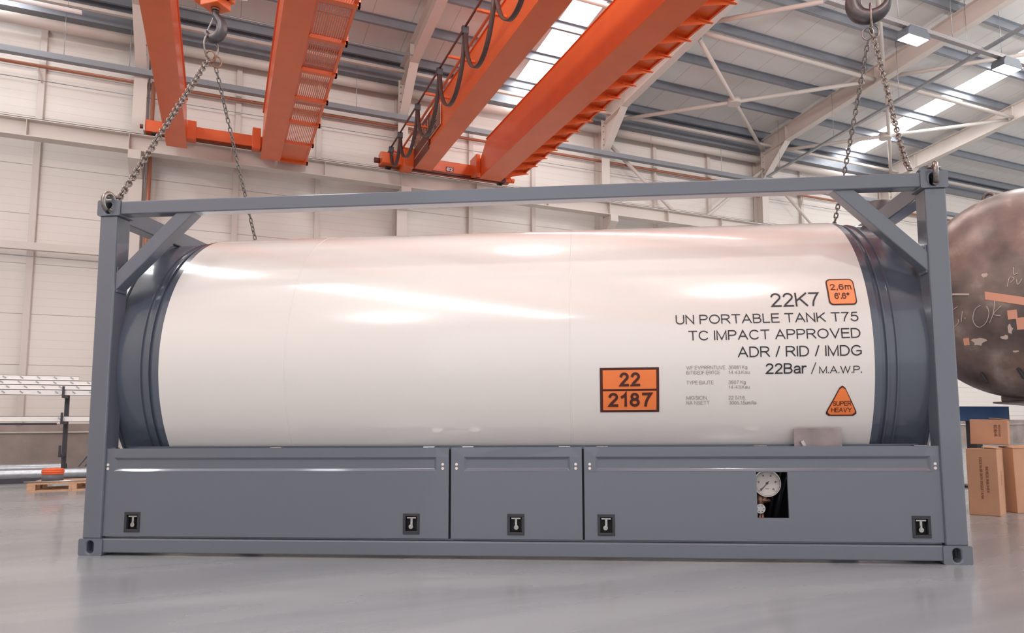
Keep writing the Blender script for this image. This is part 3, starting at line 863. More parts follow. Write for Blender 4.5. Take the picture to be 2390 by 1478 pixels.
def curved_rect(mb, x0, x1, z0, z1, e, mi, rc=0.0, shear=0.0, n=10):
    """rounded rect patch on the cylinder"""
    rows = []
    zs = [z0 + (z1 - z0) * (0.5 - 0.5 * math.cos(PI * k / n)) for k in range(n + 1)] if rc else [z0 + (z1 - z0) * k / n for k in range(n + 1)]
    vs = []
    for z in zs:
        ins = 0.0
        if rc:
            d = min(z - z0, z1 - z)
            if d < rc: ins = rc - math.sqrt(max(rc * rc - (rc - d) ** 2, 0))
        sh = shear * (z - z0)
        vs += [cyl(x0 + ins + sh, z, e), cyl(x1 - ins + sh, z, e)]
    mb.add(vs, [(2 * k, 2 * k + 1, 2 * k + 3, 2 * k + 2) for k in range(n)], mi)


g = MB()
curved_rect(g, 3.712, 4.116, 0.988, 1.292, 0.003, 0)
curved_rect(g, 3.732, 4.097, 1.146, 1.275, 0.006, 1)
curved_rect(g, 3.732, 4.097, 1.003, 1.132, 0.006, 1)
letters(g, '22', 3.846, 3.988, 1.163, 0.096, lambda x, z: cyl(x, z, 0.009), 0, 0.19, 0.34)
letters(g, '2187', 3.768, 4.067, 1.024, 0.096, lambda x, z: cyl(x, z, 0.009), 0, 0.19, 0.36)
o = g.build('hazard_plate', ['brown', 'orange_lbl'], shell, fix=False); o['label'] = 'orange hazard plate reading 22 over 2187'
g = MB()
curved_rect(g, 5.277, 5.464, 1.703, 1.898, 0.003, 0, 0.03, 0.0, 18)
curved_rect(g, 5.286, 5.455, 1.712, 1.889, 0.006, 1, 0.024, 0.0, 18)
letters(g, '2,6m', 5.300, 5.44, 1.815, 0.044, lambda x, z: cyl(x, z, 0.009), 0, 0.14, 0.26)
letters(g, "6'.6*", 5.318, 5.42, 1.748, 0.045, lambda x, z: cyl(x, z, 0.009), 0, 0.14, 0.22)
o = g.build('height_label', ['brown', 'orange_lbl2'], shell, fix=False); o['label'] = 'orange rounded height label'
g = MB()


def rtri(cx, z0, w_, h_, r, n=6):
    A = [Vector((cx - w_ / 2 + r * 1.5, z0 + r)), Vector((cx + w_ / 2 - r * 1.5, z0 + r)), Vector((cx, z0 + h_ - r * 1.2))]
    poly = []
    for i, (a, s0, s1) in enumerate(((A[0], 150, 270), (A[1], -90, 30), (A[2], 30, 150))):
        for k in range(n + 1):
            t = math.radians(s0 + (s1 - s0) * k / n)
            poly.append((a.x + r * math.cos(t), a.y + r * math.sin(t)))
    return poly


for e, mi, dd in ((0.003, 0, 0), (0.006, 1, 0.008)):
    P = rtri(5.329, 0.952 + dd, 0.222 - dd * 3.0, 0.206 - dd * 2.6, 0.02)
    # slice into horizontal strips so that it follows the barrel
    n = 14; zlo = min(p[1] for p in P); zhi = max(p[1] for p in P); vs = []
    for k in range(n + 1):
        z = zlo + (zhi - zlo) * k / n; z = min(max(z, zlo + 1e-5), zhi - 1e-5)
        xsn = []
        for i in range(len(P)):
            (xa, za), (xb, zb_) = P[i], P[(i + 1) % len(P)]
            if (za - z) * (zb_ - z) < 0: xsn.append(xa + (xb - xa) * (z - za) / (zb_ - za))
        if len(xsn) < 2: xsn = [P[0][0], P[0][0]]
        vs += [cyl(min(xsn), z, e), cyl(max(xsn), z, e)]
    g.add(vs, [(2 * k, 2 * k + 1, 2 * k + 3, 2 * k + 2) for k in range(n)], mi)
letters(g, 'SUPER', 5.268, 5.390, 1.020, 0.030, lambda x, z: cyl(x, z, 0.009), 0, 0.13)
letters(g, 'HEAVY', 5.262, 5.394, 0.977, 0.030, lambda x, z: cyl(x, z, 0.009), 0, 0.13)
o = g.build('weight_label', ['brown', 'orange_lbl'], shell, fix=False); o['label'] = 'orange triangular SUPER HEAVY label'


# side doors with pressed recess, latch pockets, optional gauge window
def door(x0, x1, z0, z1, y, latches, win=None, rec=None):
    g = MB()
    rects = [(a - 0.042, a + 0.042, 0.18, 0.285, 'h') for a in latches]
    if win: rects.append((*win, 'w'))
    rects.append((*rec, 'r'))
    X = sorted(set([x0, x1] + [v for r in rects for v in r[:2]])); Z = sorted(set([z0, z1] + [v for r in rects for v in r[2:4]]))
    for i in range(len(X) - 1):
        for j in range(len(Z) - 1):
            cx, cz = (X[i] + X[i + 1]) / 2, (Z[j] + Z[j + 1]) / 2
            if any(r[0] < cx < r[1] and r[2] < cz < r[3] for r in rects): continue
            g.add([(X[i], y, Z[j]), (X[i + 1], y, Z[j]), (X[i + 1], y, Z[j + 1]), (X[i], y, Z[j + 1])], [(0, 1, 2, 3)])
    a, b_, c_, d_ = rec; s = 0.014; dp = 0.013
    g.add([(a, y, c_), (b_, y, c_), (b_, y, d_), (a, y, d_), (a + s, y + dp, c_ + s), (b_ - s, y + dp, c_ + s), (b_ - s, y + dp, d_ - s), (a + s, y + dp, d_ - s)],
          [(0, 1, 5, 4), (1, 2, 6, 5), (2, 3, 7, 6), (3, 0, 4, 7), (4, 5, 6, 7)])
    t = 0.02
    for r in rects:
        if r[4] == 'r': continue
        a, b_, c_, d_ = r[:4]
        g.add([(a, y, c_), (b_, y, c_), (b_, y, d_), (a, y, d_), (a, y + t, c_), (b_, y + t, c_), (b_, y + t, d_), (a, y + t, d_)], [(0, 1, 5, 4), (1, 2, 6, 5), (2, 3, 7, 6), (3, 0, 4, 7)])
    g.add([(x0, y, z0), (x1, y, z0), (x1, y, z1), (x0, y, z1), (x0, y + t, z0), (x1, y + t, z0), (x1, y + t, z1), (x0, y + t, z1)], [(0, 1, 5, 4), (1, 2, 6, 5), (2, 3, 7, 6), (3, 0, 4, 7)])
    o = g.build('side_door', 'grey', cont)
    bm = bmesh.new(); bm.from_mesh(o.data); bmesh.ops.remove_doubles(bm, verts=bm.verts, dist=1e-5)
    bmesh.ops.recalc_face_normals(bm, faces=bm.faces); bm.to_mesh(o.data); bm.free()
    md = o.modifiers.new('bevel', 'BEVEL'); md.width = 0.003; md.segments = 2; md.limit_method = 'ANGLE'; md.angle_limit = 0.5
    for lx in latches:
        f = MB()
        # frame
        a, b_, c_, d_ = lx - 0.058, lx + 0.058, 0.162, 0.303
        for bx in ((a, b_, c_, c_ + 0.02), (a, b_, d_ - 0.02, d_), (a, a + 0.018, c_ + 0.02, d_ - 0.02), (b_ - 0.018, b_, c_ + 0.02, d_ - 0.02)):
            f.box((bx[0], y - 0.006, bx[2]), (bx[1], y + 0.004, bx[3]), 0)
        f.build('latch_frame', 'plastic', o, bevel=0.002)
        p_ = MB()
        p_.add([(lx - 0.042, y + 0.035, 0.18), (lx + 0.042, y + 0.035, 0.18), (lx + 0.042, y + 0.035, 0.285), (lx - 0.042, y + 0.035, 0.285),
                (lx - 0.042, y, 0.18), (lx + 0.042, y, 0.18), (lx + 0.042, y, 0.285), (lx - 0.042, y, 0.285)], [(0, 1, 2, 3), (0, 1, 5, 4), (1, 2, 6, 5), (2, 3, 7, 6), (3, 0, 4, 7)])
        p_.build('latch_pocket', 'void', o)
        h_ = MB()
        sl = random.uniform(-0.006, 0.006)
        h_.box((lx - 0.032, y + 0.002, 0.268), (lx + 0.032, y + 0.012, 0.277))
        h_.box((lx - 0.008, y + 0.006, 0.222), (lx + 0.008, y + 0.014, 0.268))
        h_.tube([(lx + sl, y + 0.004, 0.212), (lx + sl, y + 0.03, 0.212)], 0.016, 16)
        h_.bar((lx + sl, y + 0.008, 0.212), (lx, y + 0.01, 0.24), 0.008, 0.018, upv=(0, 1, 0))
        h_.build('latch_handle', 'chrome', o, bevel=0.001)
    for rx in (x0 + 0.038, x1 - 0.042):
        for rz_ in (0.609, 0.637):
            MB().tube([(rx, y - 0.003, rz_), (rx, y + 0.004, rz_)], 0.0095, 14).build('rivet', 'dial', o)
    return o


YD = 0.03
door(0.134, 2.665, 0.134, 0.752, YD, (0.376, 2.406), None, (0.219, 2.577, 0.594, 0.684))
door(2.682, 3.582, 0.134, 0.752, YD, (3.13,), None, (2.772, 3.5, 0.594, 0.684))
d3 = door(3.597, 5.917, 0.134, 0.752, YD, (3.741, 5.768), (4.736, 4.938, 0.284, 0.584), (3.676, 5.845, 0.594, 0.684))
MB().box((0.16, 0.44, 0.12), (5.9, 0.46, 0.74)).box((0.16, 0.06, 0.12), (5.9, 0.44, 0.125)).build('cabinet_back', 'void', cont)
MB().box((0.16, 0.055, 0.728), (5.9, 0.33, 0.738)).build('cabinet_top', 'grey', cont)
MB().box((0.16, 0.05, 0.12), (5.9, 0.06, 0.13)).build('cabinet_sill', 'grey', cont)
for x in (2.673, 3.589):
    MB().box((x - 0.03, 0.052, 0.12), (x + 0.03, 0.062, 0.74)).build('door_divider', 'void', cont)  # near-black backing, so the gaps between doors read as shaded
tr_ = MB().box((0.2, 0.195, 0.738), (5.85, 0.21, 0.762)).build('cabinet_edge_trim', 'greyhead', cont)
for cx in (0.165, 1.409, 2.519, 2.794, 3.463, 3.72, 4.778, 5.80):
    MB().box((cx - 0.04, 0.05, 0.752), (cx + 0.04, 0.1, 0.757)).box((cx - 0.04, 0.085, 0.738), (cx - 0.025, 0.1, 0.757)).box((cx + 0.025, 0.085, 0.738), (cx + 0.04, 0.1, 0.757)).build('hinge_clip', 'chrome', cont, bevel=0.002)
dp_ = MB().box((5.018, 0.14, 0.74), (5.333, 0.145, 0.87)).build('document_plate', 'plate', cont, bevel=0.002)
MB().bar((5.085, 0.11, 0.74), (5.065, 0.115, 0.785), 0.012, 0.02).build('plate_latch', 'chrome', cont)
# gauge
gx, gz, gy = 4.826, 0.502, 0.13
ga = MB().tube([(gx, gy, gz), (gx, gy + 0.06, gz)], 0.089, 40).build('pressure_gauge', 'brass', cont)
MB().lathe([(-0.004, 0.082), (-0.010, 0.085), (-0.010, 0.09), (0.0, 0.092), (0.01, 0.092)], 48, mtx=Matrix(((0, 1, 0, gx), (1, 0, 0, gy), (0, 0, 1, gz), (0, 0, 0, 1)))).build('gauge_bezel', 'chrome', ga)
fd = MB()
fd.add([(gx + 0.084 * math.cos(2 * PI * k / 40), gy - 0.002, gz + 0.084 * math.sin(2 * PI * k / 40)) for k in range(40)], [tuple(range(40))], 0)
for k in range(41):
    t = math.radians(-45 + 270 * k / 40); r0 = 0.072 if k % 8 else 0.066
    a = Vector((math.cos(t), 0, math.sin(t)))
    p0 = Vector((gx, gy - 0.004, gz)) + a * r0; p1 = Vector((gx, gy - 0.004, gz)) + a * 0.078
    fd.bar(p0, p1, 0.001, 0.0012 if k % 8 else 0.002, 1)
for k, n_ in enumerate(('0', '2', '4', '6', '8', '10')):
    t = math.radians(225 - 270 * k / 5)
    px, pz = gx + 0.056 * math.cos(t), gz + 0.056 * math.sin(t)
    text_into(fd, n_, px - 0.006, px + 0.006, pz - 0.005, 0.011, lambda x, z: (x, gy - 0.005, z), 1, 0.02)
fd.bar((gx + 0.012, gy - 0.007, gz + 0.014), (gx - 0.045, gy - 0.007, gz - 0.05), 0.002, 0.004, 1)
fd.tube([(gx, gy - 0.009, gz), (gx, gy - 0.003, gz)], 0.007, 12, 1)
text_into(fd, 'bar', gx - 0.012, gx + 0.012, gz - 0.038, 0.007, lambda x, z: (x, gy - 0.005, z), 1)
fd.build('gauge_dial', ['dial', 'plastic'], ga, fix=False)
MB().tube([(gx - 0.045, gy + 0.03, gz - 0.08), (gx - 0.045, gy + 0.03, gz - 0.15)], 0.026, 16).tube([(gx - 0.015, gy + 0.03, gz - 0.085), (gx - 0.015, gy + 0.03, gz - 0.13)], 0.018, 14).tube([(gx - 0.05, gy + 0.02, gz - 0.115), (gx + 0.02, gy + 0.02, gz - 0.115)], 0.012, 12).build('gauge_fitting', 'brass', cont)
sv = MB().tube([(gx - 0.05, gy - 0.01, gz - 0.168), (gx - 0.05, gy + 0.02, gz - 0.168)], 0.032, 28)
for k in range(6):
    t = 2 * PI * k / 6
    sv.tube([(gx - 0.05 + 0.021 * math.cos(t), gy - 0.012, gz - 0.168 + 0.021 * math.sin(t)), (gx - 0.05 + 0.021 * math.cos(t), gy - 0.01, gz - 0.168 + 0.021 * math.sin(t))], 0.0035, 8, 1)
sv.build('valve_cap', ['chrome', 'plastic'], cont)
MB().tube([(gx - 0.05, gy + 0.01, gz - 0.2), (gx - 0.065, gy + 0.01, gz - 0.3)], 0.01, 10).tube([(gx - 0.035, gy + 0.01, gz - 0.2), (gx - 0.035, gy + 0.01, gz - 0.3)], 0.01, 10).build('valve_pipe', 'brass', cont)
MB().tube([(gx + 0.2, 0.3, 0.72), (gx + 0.06, 0.3, 0.15)], 0.02, 12).tube([(gx + 0.16, 0.33, 0.72), (gx + 0.02, 0.33, 0.15)], 0.015, 12).build('inner_hose', 'plastic', cont)

# ================================================================== LIFTING GEAR (world coordinates via container frame)
RC = Matrix.Rotation(BC, 4, 'Z')
def W(x, y, z): return RC @ Vector((x, y, z))


def link_mesh(name, pitch, wid, d, matn):
    """oval link in XZ plane, long axis X"""
    pts = []
    hl = (pitch + d) / 2 - (wid - d) / 2 + 0.0
    hl = max(pitch / 2 - (wid - d) / 2 + d / 2, 0.002); rr = (wid - d) / 2
    for k in range(7):
        t = -PI / 2 + PI * k / 6; pts.append((hl + rr * math.cos(t), 0, rr * math.sin(t)))
    for k in range(7):
        t = PI / 2 + PI * k / 6; pts.append((-hl + rr * math.cos(t), 0, rr * math.sin(t)))
    o = MB().tube(pts, d / 2, 8, closed=True).build(name, matn)
    return o


def chain(label, path, pitch=0.04, wid=0.046, d=0.0135):
    pts = [Vector(p) for p in path]
    # resample by arc length
    seg = [(pts[i + 1] - pts[i]).length for i in range(len(pts) - 1)]
    tot = sum(seg); n = int(tot / pitch)

    def at(s):
        for i, l in enumerate(seg):
            if s <= l: return pts[i].lerp(pts[i + 1], s / l)
            s -= l
        return pts[-1]
    root = thing('sling_chain', label, 'chain', tuple(pts[0]), 0, 'sling chains')
    first = None
    for k in range(n):
        a, b_ = at(k * tot / n), at((k + 1) * tot / n)
        dd = (b_ - a).normalized(); c_ = (a + b_) / 2
        u = Vector((0, 1, 0)) if k % 2 else Vector((1, 0, 0))
        u = RC.to_3x3() @ u
        base = dd.cross(Vector((0.3, 0.9, 0.1))).normalized(); base2 = dd.cross(base).normalized()
        ang = (PI / 4 if k % 2 else -PI / 4) + 0.25 * math.sin(k * 0.7)
        zz = (base * math.cos(ang) + base2 * math.sin(ang)).normalized(); yy = zz.cross(dd)
        if first is None:
            o = link_mesh('chain_link', pitch, wid, d, 'chain'); first = o
        else:
            o = first.copy(); C.objects.link(o)
        o.parent = root
        c2_ = c_ - pts[0]
        o.matrix_local = Matrix(((dd.x, yy.x, zz.x, c2_.x), (dd.y, yy.y, zz.y, c2_.y), (dd.z, yy.z, zz.z, c2_.z), (0, 0, 0, 1)))
    return root


def catmull(P, n=10):
    P = [Vector(p) for p in P]; out = []
    for i in range(len(P) - 1):
        p0 = P[max(i - 1, 0)]; p1 = P[i]; p2 = P[i + 1]; p3 = P[min(i + 2, len(P) - 1)]
        for k in range(n):
            t = k / n
            out.append(0.5 * ((2 * p1) + (-p0 + p2) * t + (2 * p0 - 5 * p1 + 4 * p2 - p3) * t * t + (-p0 + 3 * p1 - 3 * p2 + p3) * t ** 3))
    out.append(P[-1]); return out


hl = (0.13, 1.22, 4.38); hr = (6.1, 1.22, 4.30)
chain('thick taut sling chain from the left hook to the near left corner', [W(0.115, 1.17, 4.33), W(0.125, 0.06, 2.625)], pitch=0.038, wid=0.052, d=0.015)
chain('taut sling chain from the left hook running down behind the frame', [W(0.14, 1.25, 4.28), W(0.1, 2.3, 2.68)], pitch=0.045, d=0.0115, wid=0.04)
chain('slack curved sling chain from the right hook to the near right corner', catmull([W(6.09, 1.17, 4.22), W(6.05, 0.85, 3.55), W(6.0, 0.6, 3.12), W(5.93, 0.33, 2.80), W(5.86, 0.1, 2.635)]), pitch=0.044, d=0.013, wid=0.044)
chain('sling chain from the right hook running down behind the frame', catmull([W(6.08, 1.25, 4.22), W(6.06, 1.75, 3.5), W(6.04, 2.1, 3.0), W(6.02, 2.3, 2.68)]), pitch=0.044, d=0.013, wid=0.044)


def ring_obj(name, c, ax_x, ax_z, rx, rz_, d, label, cat, group=None, mt='chain'):
    c = Vector(c); ax_x = Vector(ax_x).normalized(); ax_z = Vector(ax_z).normalized()
    pts = [c + ax_x * rx * math.cos(2 * PI * k / 28) + ax_z * rz_ * math.sin(2 * PI * k / 28) for k in range(28)]
    o = MB().tube(pts, d / 2, 10, closed=True).build(name, mt)
    return tag(o, label, cat, group)


vx = RC.to_3x3() @ Vector((1, 0, 0)); vy = RC.to_3x3() @ Vector((0, 1, 0)); vz = Vector((0, 0, 1))
ring_obj('master_link', W(0.10, 1.22, 4.47), vx * 0.5 + vy, vz, 0.07, 0.12, 0.018, 'long steel master link hanging in the left hook', 'ring')
ring_obj('master_link', W(6.1, 1.22, 4.40), vx * 0.35 + vy, vz, 0.055, 0.13, 0.02, 'long steel master link hanging in the right hook', 'ring')
ring_obj('coupling_ring', W(0.12, 1.19, 4.36), vx, vz - vy * 0.4, 0.045, 0.05, 0.014, 'small rusty ring joining the near left chain to the master link', 'ring', None, 'brass')
ring_obj('coupling_ring', W(0.15, 1.24, 4.33), vx + vy * 0.6, vz, 0.042, 0.055, 0.014, 'small rusty ring joining the far left chain to the master link', 'ring', None, 'brass')
ring_obj('coupling_ring', W(6.06, 1.2, 4.25), vx - vy * 0.4, vz, 0.045, 0.055, 0.014, 'small ring joining the far right chain to the master link', 'ring')
ring_obj('coupling_ring', W(6.12, 1.22, 4.28), vx + vy * 0.3, vz, 0.045, 0.055, 0.014, 'small ring joining the near right chain to the master link', 'ring')


def shackle(cx, label, wide):
    t = thing('shackle', label, 'shackle', tuple(W(cx, -0.012, 2.60)), BC, 'lifting shackles')
    pts = []
    for k in range(22):
        a = math.radians(-75 + 330 * k / 21)
        pts.append((wide * 0.03 * math.cos(a), 0.045 * math.cos(a), -0.03 + 0.066 * math.sin(a)))
    MB().tube(pts, 0.017, 12).build('bow', 'chain', t)
    MB().tube([(-0.04, 0.03, 0.02), (0.055, 0.06, 0.025)], 0.013, 12).build('pin', 'chain', t)
    return t


shackle(0.098, 'dark round steel shackle in the top left corner casting', 0.4)
shackle(5.972, 'bright curved steel shackle in the top right corner casting', 0.6)


def hook(c, ang, s, label, fat=1.0, grp='crane hooks'):
    t = thing('crane_hook', label, 'hook', tuple(c), ang, grp)
    # C profile in local XZ, opening to -X; swept with varying radius
    P = [(0.0, 0.355), (0.0, 0.32), (0.02, 0.27), (0.075, 0.20), (0.12, 0.12), (0.125, 0.03), (0.09, -0.045), (0.02, -0.085), (-0.06, -0.075), (-0.115, -0.03), (-0.14, 0.03), (-0.145, 0.06)]
    rad = [0.030, 0.032, 0.036, 0.042, 0.048, 0.052, 0.052, 0.050, 0.044, 0.034, 0.022, 0.012]
    pts = catmull([(x * s, 0, z * s) for x, z in P], 5)
    rr = []
    for i in range(len(rad) - 1):
        for k in range(5): rr.append((rad[i] + (rad[i + 1] - rad[i]) * k / 5) * s * fat)
    rr.append(rad[-1] * s * fat)
    MB().tube(pts, 0.04, 18, radii=rr).build('hook_body', 'hook', t)
    MB().bar((-0.02 * s, 0, 0.27 * s), (-0.13 * s, 0, 0.06 * s), 0.02 * s, 0.008 * s).build('safety_latch', 'chrome', t)
    return t


hook(W(0.13, 1.22, 4.607), BC - 0.15, 0.62, 'forged steel crane hook holding the left chains', 1.55)
hook(W(6.1, 1.22, 4.505), BC + 2.75, 1.05, 'larger forged steel crane hook at the top edge holding the right chains', 1.25)
blk = thing('hook_block', 'orange hook block above the left crane hook at the top edge', 'hook block', tuple(W(0.13, 1.22, 4.835)), BC - 0.2)
MB().box((-0.1, -0.09, 0.02), (0.1, 0.09, 0.14)).box((-0.13, -0.11, 0.1), (0.13, 0.11, 0.2)).build('swivel_housing', 'orange', blk, bevel=0.008)
MB().box((-0.22, -0.06, 0.1), (0.26, 0.06, 0.42)).build('sheave_case', 'orange', blk, bevel=0.02)
MB().tube([(0.24, 0, 0.25), (0.27, 0, 0.25)], 0.17, 28).build('side_cover', 'wht', blk)
MB().tube([(0, 0, 0.02), (0, 0, -0.005)], 0.04, 16).build('swivel_neck', 'brass', blk)
for dx in (-0.12, 0.12):
    MB().tube([(dx, 0, 0.4), (dx, 0, 4.0)], 0.008, 8).build('hoist_rope', 'dark', blk)
blk2 = thing('hook_block', 'orange hook block above the larger right crane hook', 'hook block', tuple(W(6.1, 1.22, 4.95)), BC + 2.75)
MB().box((-0.13, -0.11, 0.03), (0.13, 0.11, 0.25)).build('swivel_housing', 'orange', blk2, bevel=0.008)
MB().box((-0.26, -0.08, 0.2), (0.26, 0.08, 0.6)).build('sheave_case', 'orange', blk2, bevel=0.02)
for dx in (-0.12, 0.12):
    MB().tube([(dx, 0, 0.55), (dx, 0, 4.0)], 0.008, 8).build('hoist_rope', 'dark', blk2)

# ================================================================== LEFT BACKGROUND: rack, ducts, pallet
rk = thing('cantilever_rack', 'dark steel cantilever rack standing before the far wall at the left', 'rack', (-1.85, 10.35, 0))
MB().box((-0.035, -0.04, 0), (0.035, 0.04, 1.66)).build('upright', 'dark', rk)
MB().box((-0.05, -0.5, 0), (0.05, 0.3, 0.05)).build('foot', 'dark', rk)
for z in (1.52, 1.02, 0.4):
    MB().box((-0.025, -0.42, z - 0.05), (0.025, 0.0, z)).box((-0.02, -0.44, z - 0.05), (0.02, -0.41, z + 0.17)).build('arm', 'dark', rk, bevel=0.003)
    
def profile(x0, x1, y, z, h, d, label, clips=0, off=0.0):
    t = thing('metal_profile', label, 'metal profile', ((x0 + x1) / 2, y, z), 0, 'white profiles on the rack')
    l = (x1 - x0) / 2
    MB().box((-l, 0, 0), (l, 0.006, h)).box((-l, 0, 0), (l, d, 0.006)).box((-l, 0, h - 0.006), (l, d, h)).build('channel', 'wht', t)
    for k in range(clips):
        x = -l + (k + 0.5) * 2 * l / clips + off
        MB().bar((x - 0.02, -0.006, h * 0.75), (x + 0.03, -0.006, h * 0.35), 0.008, 0.022).build('clip', 'galv', t)
    return t
profile(-4.6, -1.0, 9.97, 1.52, 0.10, 0.09, 'white profile at the front of the upper rack arm', 13)
profile(-4.6, -1.0, 10.02, 1.625, 0.09, 0.09, 'white profile second from the bottom of the upper rack stack', 13, 0.05)
profile(-4.6, -1.0, 10.08, 1.72, 0.085, 0.09, 'white profile third from the bottom of the upper rack stack', 13, -0.06)
profile(-4.6, -1.65, 10.14, 1.81, 0.09, 0.09, 'white profile topmost on the upper rack stack', 11, 0.02)
profile(-4.6, -1.0, 9.99, 1.02, 0.10, 0.1, 'single white profile on the middle rack arm', 2)
tag(MB().box((-4.6, 10.0, 0.96), (-1.95, 10.06, 1.0)).build('support_bar', 'dark'), 'dark steel bar under the single white profile', 'bar')
t = thing('duct_pipe', 'near silver spiral duct lying on the floor below the rack', 'duct', (0, 9.1, 0.09), 0, 'silver ducts on the floor')
def duct(t, x0, x1, r):
    prof = []
    x = x0
    while x < x1:
        prof += [(x, r), (x + 0.112, r), (x + 0.1121, r + 0.003), (x + 0.118, r + 0.003), (x + 0.1181, r)]
        x += 0.12
    MB().lathe(prof, 40).build('duct_tube', 'galv', t)
duct(t, -5.0, 0.6, 0.088)
t = thing('duct_pipe', 'far silver spiral duct ending behind the rack upright', 'duct', (0, 10.95, 0.1), 0, 'silver ducts on the floor')
duct(t, -5.5, -1.98, 0.095)
tag(MB().box((-5.0, 8.05, 0), (-1.62, 8.2, 0.075)).box((-5.0, 8.05, 0.075), (-1.62, 8.2, 0.085)).build('steel_bar', 'dark'), 'dark flat steel bar on the floor in front of the ducts', 'bar')
tag(MB().bar((-0.9, 11.9, 1.45), (-1.95, 12.6, 0.05), 0.05, 0.03).bar((-0.78, 11.9, 1.45), (-1.83, 12.6, 0.05), 0.05, 0.03).build('leaning_bars', 'galv'), 'pair of grey bars leaning on the wall behind the rack', 'bar')

pt = thing('pallet', 'wooden pallet on the floor at the left edge', 'pallet', (-1.57, 6.15, 0))
for x in (0, 0.5, 1.0):
    for y in (0, 0.33, 0.66):
        MB().box((x, y, 0.02), (x + 0.1, y + 0.14, 0.1)).build('block', 'wood', pt, bevel=0.003)
for y in (0, 0.33, 0.66):
    MB().box((0, y, 0), (1.1, y + 0.12, 0.02)).build('runner_board', 'wood', pt)
for k in range(5):
    MB().box((0, 0.17 * k, 0.1), (1.1, 0.17 * k + 0.12, 0.122)).build('deck_board', 'wood', pt, bevel=0.002)
sp = thing('hose_spool', 'orange hose coiled on a grey spool on the pallet', 'hose reel', (-1.33, 6.5, 0.122))
MB().tube([(0, 0, 0), (0, 0, 0.1)], 0.135, 28).build('spool_drum', 'lamp', sp)
cl = MB()
for k, (rr_, zz_) in enumerate(((0.12, 0.115), (0.125, 0.14), (0.12, 0.165), (0.085, 0.17), (0.09, 0.12), (0.075, 0.15))):
    cl.tube([(rr_ * math.cos(2 * PI * j / 30), rr_ * math.sin(2 * PI * j / 30), zz_) for j in range(30)], 0.02, 8, closed=True)
cl.build('hose_coil', 'coil', sp)
tag(MB().tube([(-1.6, 6.15, 0.137), (-0.5, 6.2, 0.137)], 0.012, 8).build('metal_rod', 'chrome'), 'bright metal rod lying on the pallet front edge', 'rod', 'metal rods on the pallet')
tag(MB().tube([(-1.64, 6.3, 0.134), (-1.35, 6.22, 0.134)], 0.01, 8).build('metal_rod', 'chrome'), 'short metal rod sticking out past the pallet left end', 'rod', 'metal rods on the pallet')

# ================================================================== RIGHT BACKGROUND: raw tank, beam trestle, boxes
ax = Vector((0.93, 0.37, 0)).normalized()
hc = Vector((9.37, -1.0, 2.40)); RB = 1.23
bt = thing('steel_tank', 'dark unpainted steel tank with chalk marks standing at the right edge', 'tank', tuple(hc), math.atan2(ax.y, ax.x))
HD = 0.62
prof = [(-HD * math.cos(t * PI / 2 / 24), RB * math.sin(t * PI / 2 / 24)) for t in range(25)]
prof[0] = (-HD, 0.001)
prof += [(0.02, RB + 0.004), (0.03, RB + 0.004), (0.05, RB), (4.5, RB)]
prof += [(4.5 + HD * math.sin(t * PI / 2 / 12), RB * math.cos(t * PI / 2 / 12) + 0.001) for t in range(1, 13)]
MB().lathe(prof, 96).build('tank_body', 'raw', bt)


def onhead(y, z, e=0.006):
    """point on the dished end, local frame; y to the left seen from camera is +y"""
    q = max(1 - (y * y + z * z) / (RB * RB), 0)
    return Vector((-HD * math.sqrt(q) - e, y, z))


def chalkline(pts, r=0.006):
    P = [onhead(y, z) for y, z in pts]
    return MB().tube([tuple(p) for p in catmull(P, 5)], r, 6)


def chalk(strokes, name='chalk_writing', r=0.004):
    g = MB()
    for s in strokes:
        P = [onhead(y, z) for y, z in s]
        g.tube([tuple(p) for p in catmull(P, 5)], r, 6)
    return g.build(name, 'chalk', bt)


# "ST. OK" written on the dished end (local +y = left in the picture)
def S(pts, ox, oz, s=1.0): return [(ox - x * s, oz + z * s) for x, z in pts]
ch = []
ox, oz = 0.655, -0.33
ch.append(S([(0.0, 0.22), (0.12, 0.28)], ox, oz, 0.6)); ch.append(S([(-0.02, -0.12), (0.1, -0.04), (0.11, 0.04)], ox, oz, 0.6))
ch.append(S([(0.2, 0.18), (0.16, -0.02)], ox, oz, 0.6)); ch.append(S([(0.24, 0.06), (0.23, 0.03)], ox, oz, 0.6))
ch.append(S([(0.52, 0.25), (0.42, 0.18), (0.37, 0.0), (0.42, -0.13), (0.5, -0.15), (0.6, -0.06), (0.65, 0.1), (0.62, 0.22)], ox, oz, 0.6))
ch.append(S([(0.76, 0.3), (0.72, 0.08), (0.64, -0.1)], ox, oz, 0.6)); ch.append(S([(0.86, 0.2), (0.72, 0.06), (0.83, 0.02)], ox, oz, 0.6))
ch.append([(0.05, 0.08), (0.07, -0.01), (0.04, 0.09), (0.0, 0.07), (0.04, 0.03)])
ch.append([(-0.02, 0.06), (-0.03, 0.0), (-0.07, 0.06)])
ch.append([(-0.0, 0.2), (0.0, 0.12), (-0.04, 0.13)])
chalk(ch)
chalk([[(0.98, 0.02), (0.7, 0.0), (0.45, -0.04)]], 'seam_weld', 0.012)


def patch(y0, y1, z0, z1, skew, name, mt):
    g = MB(); vs = []; n = 8
    for i in range(n + 1):
        y = y0 + (y1 - y0) * i / n
        for z in (z0, z1):
            vs.append(tuple(onhead(y, z + skew * (i / n), 0.004)))
    g.add(vs, [(2 * k, 2 * k + 1, 2 * k + 3, 2 * k + 2) for k in range(n)])
    o = g.build(name, mt, bt); md = o.modifiers.new('t', 'SOLIDIFY'); md.thickness = 0.004
    return o


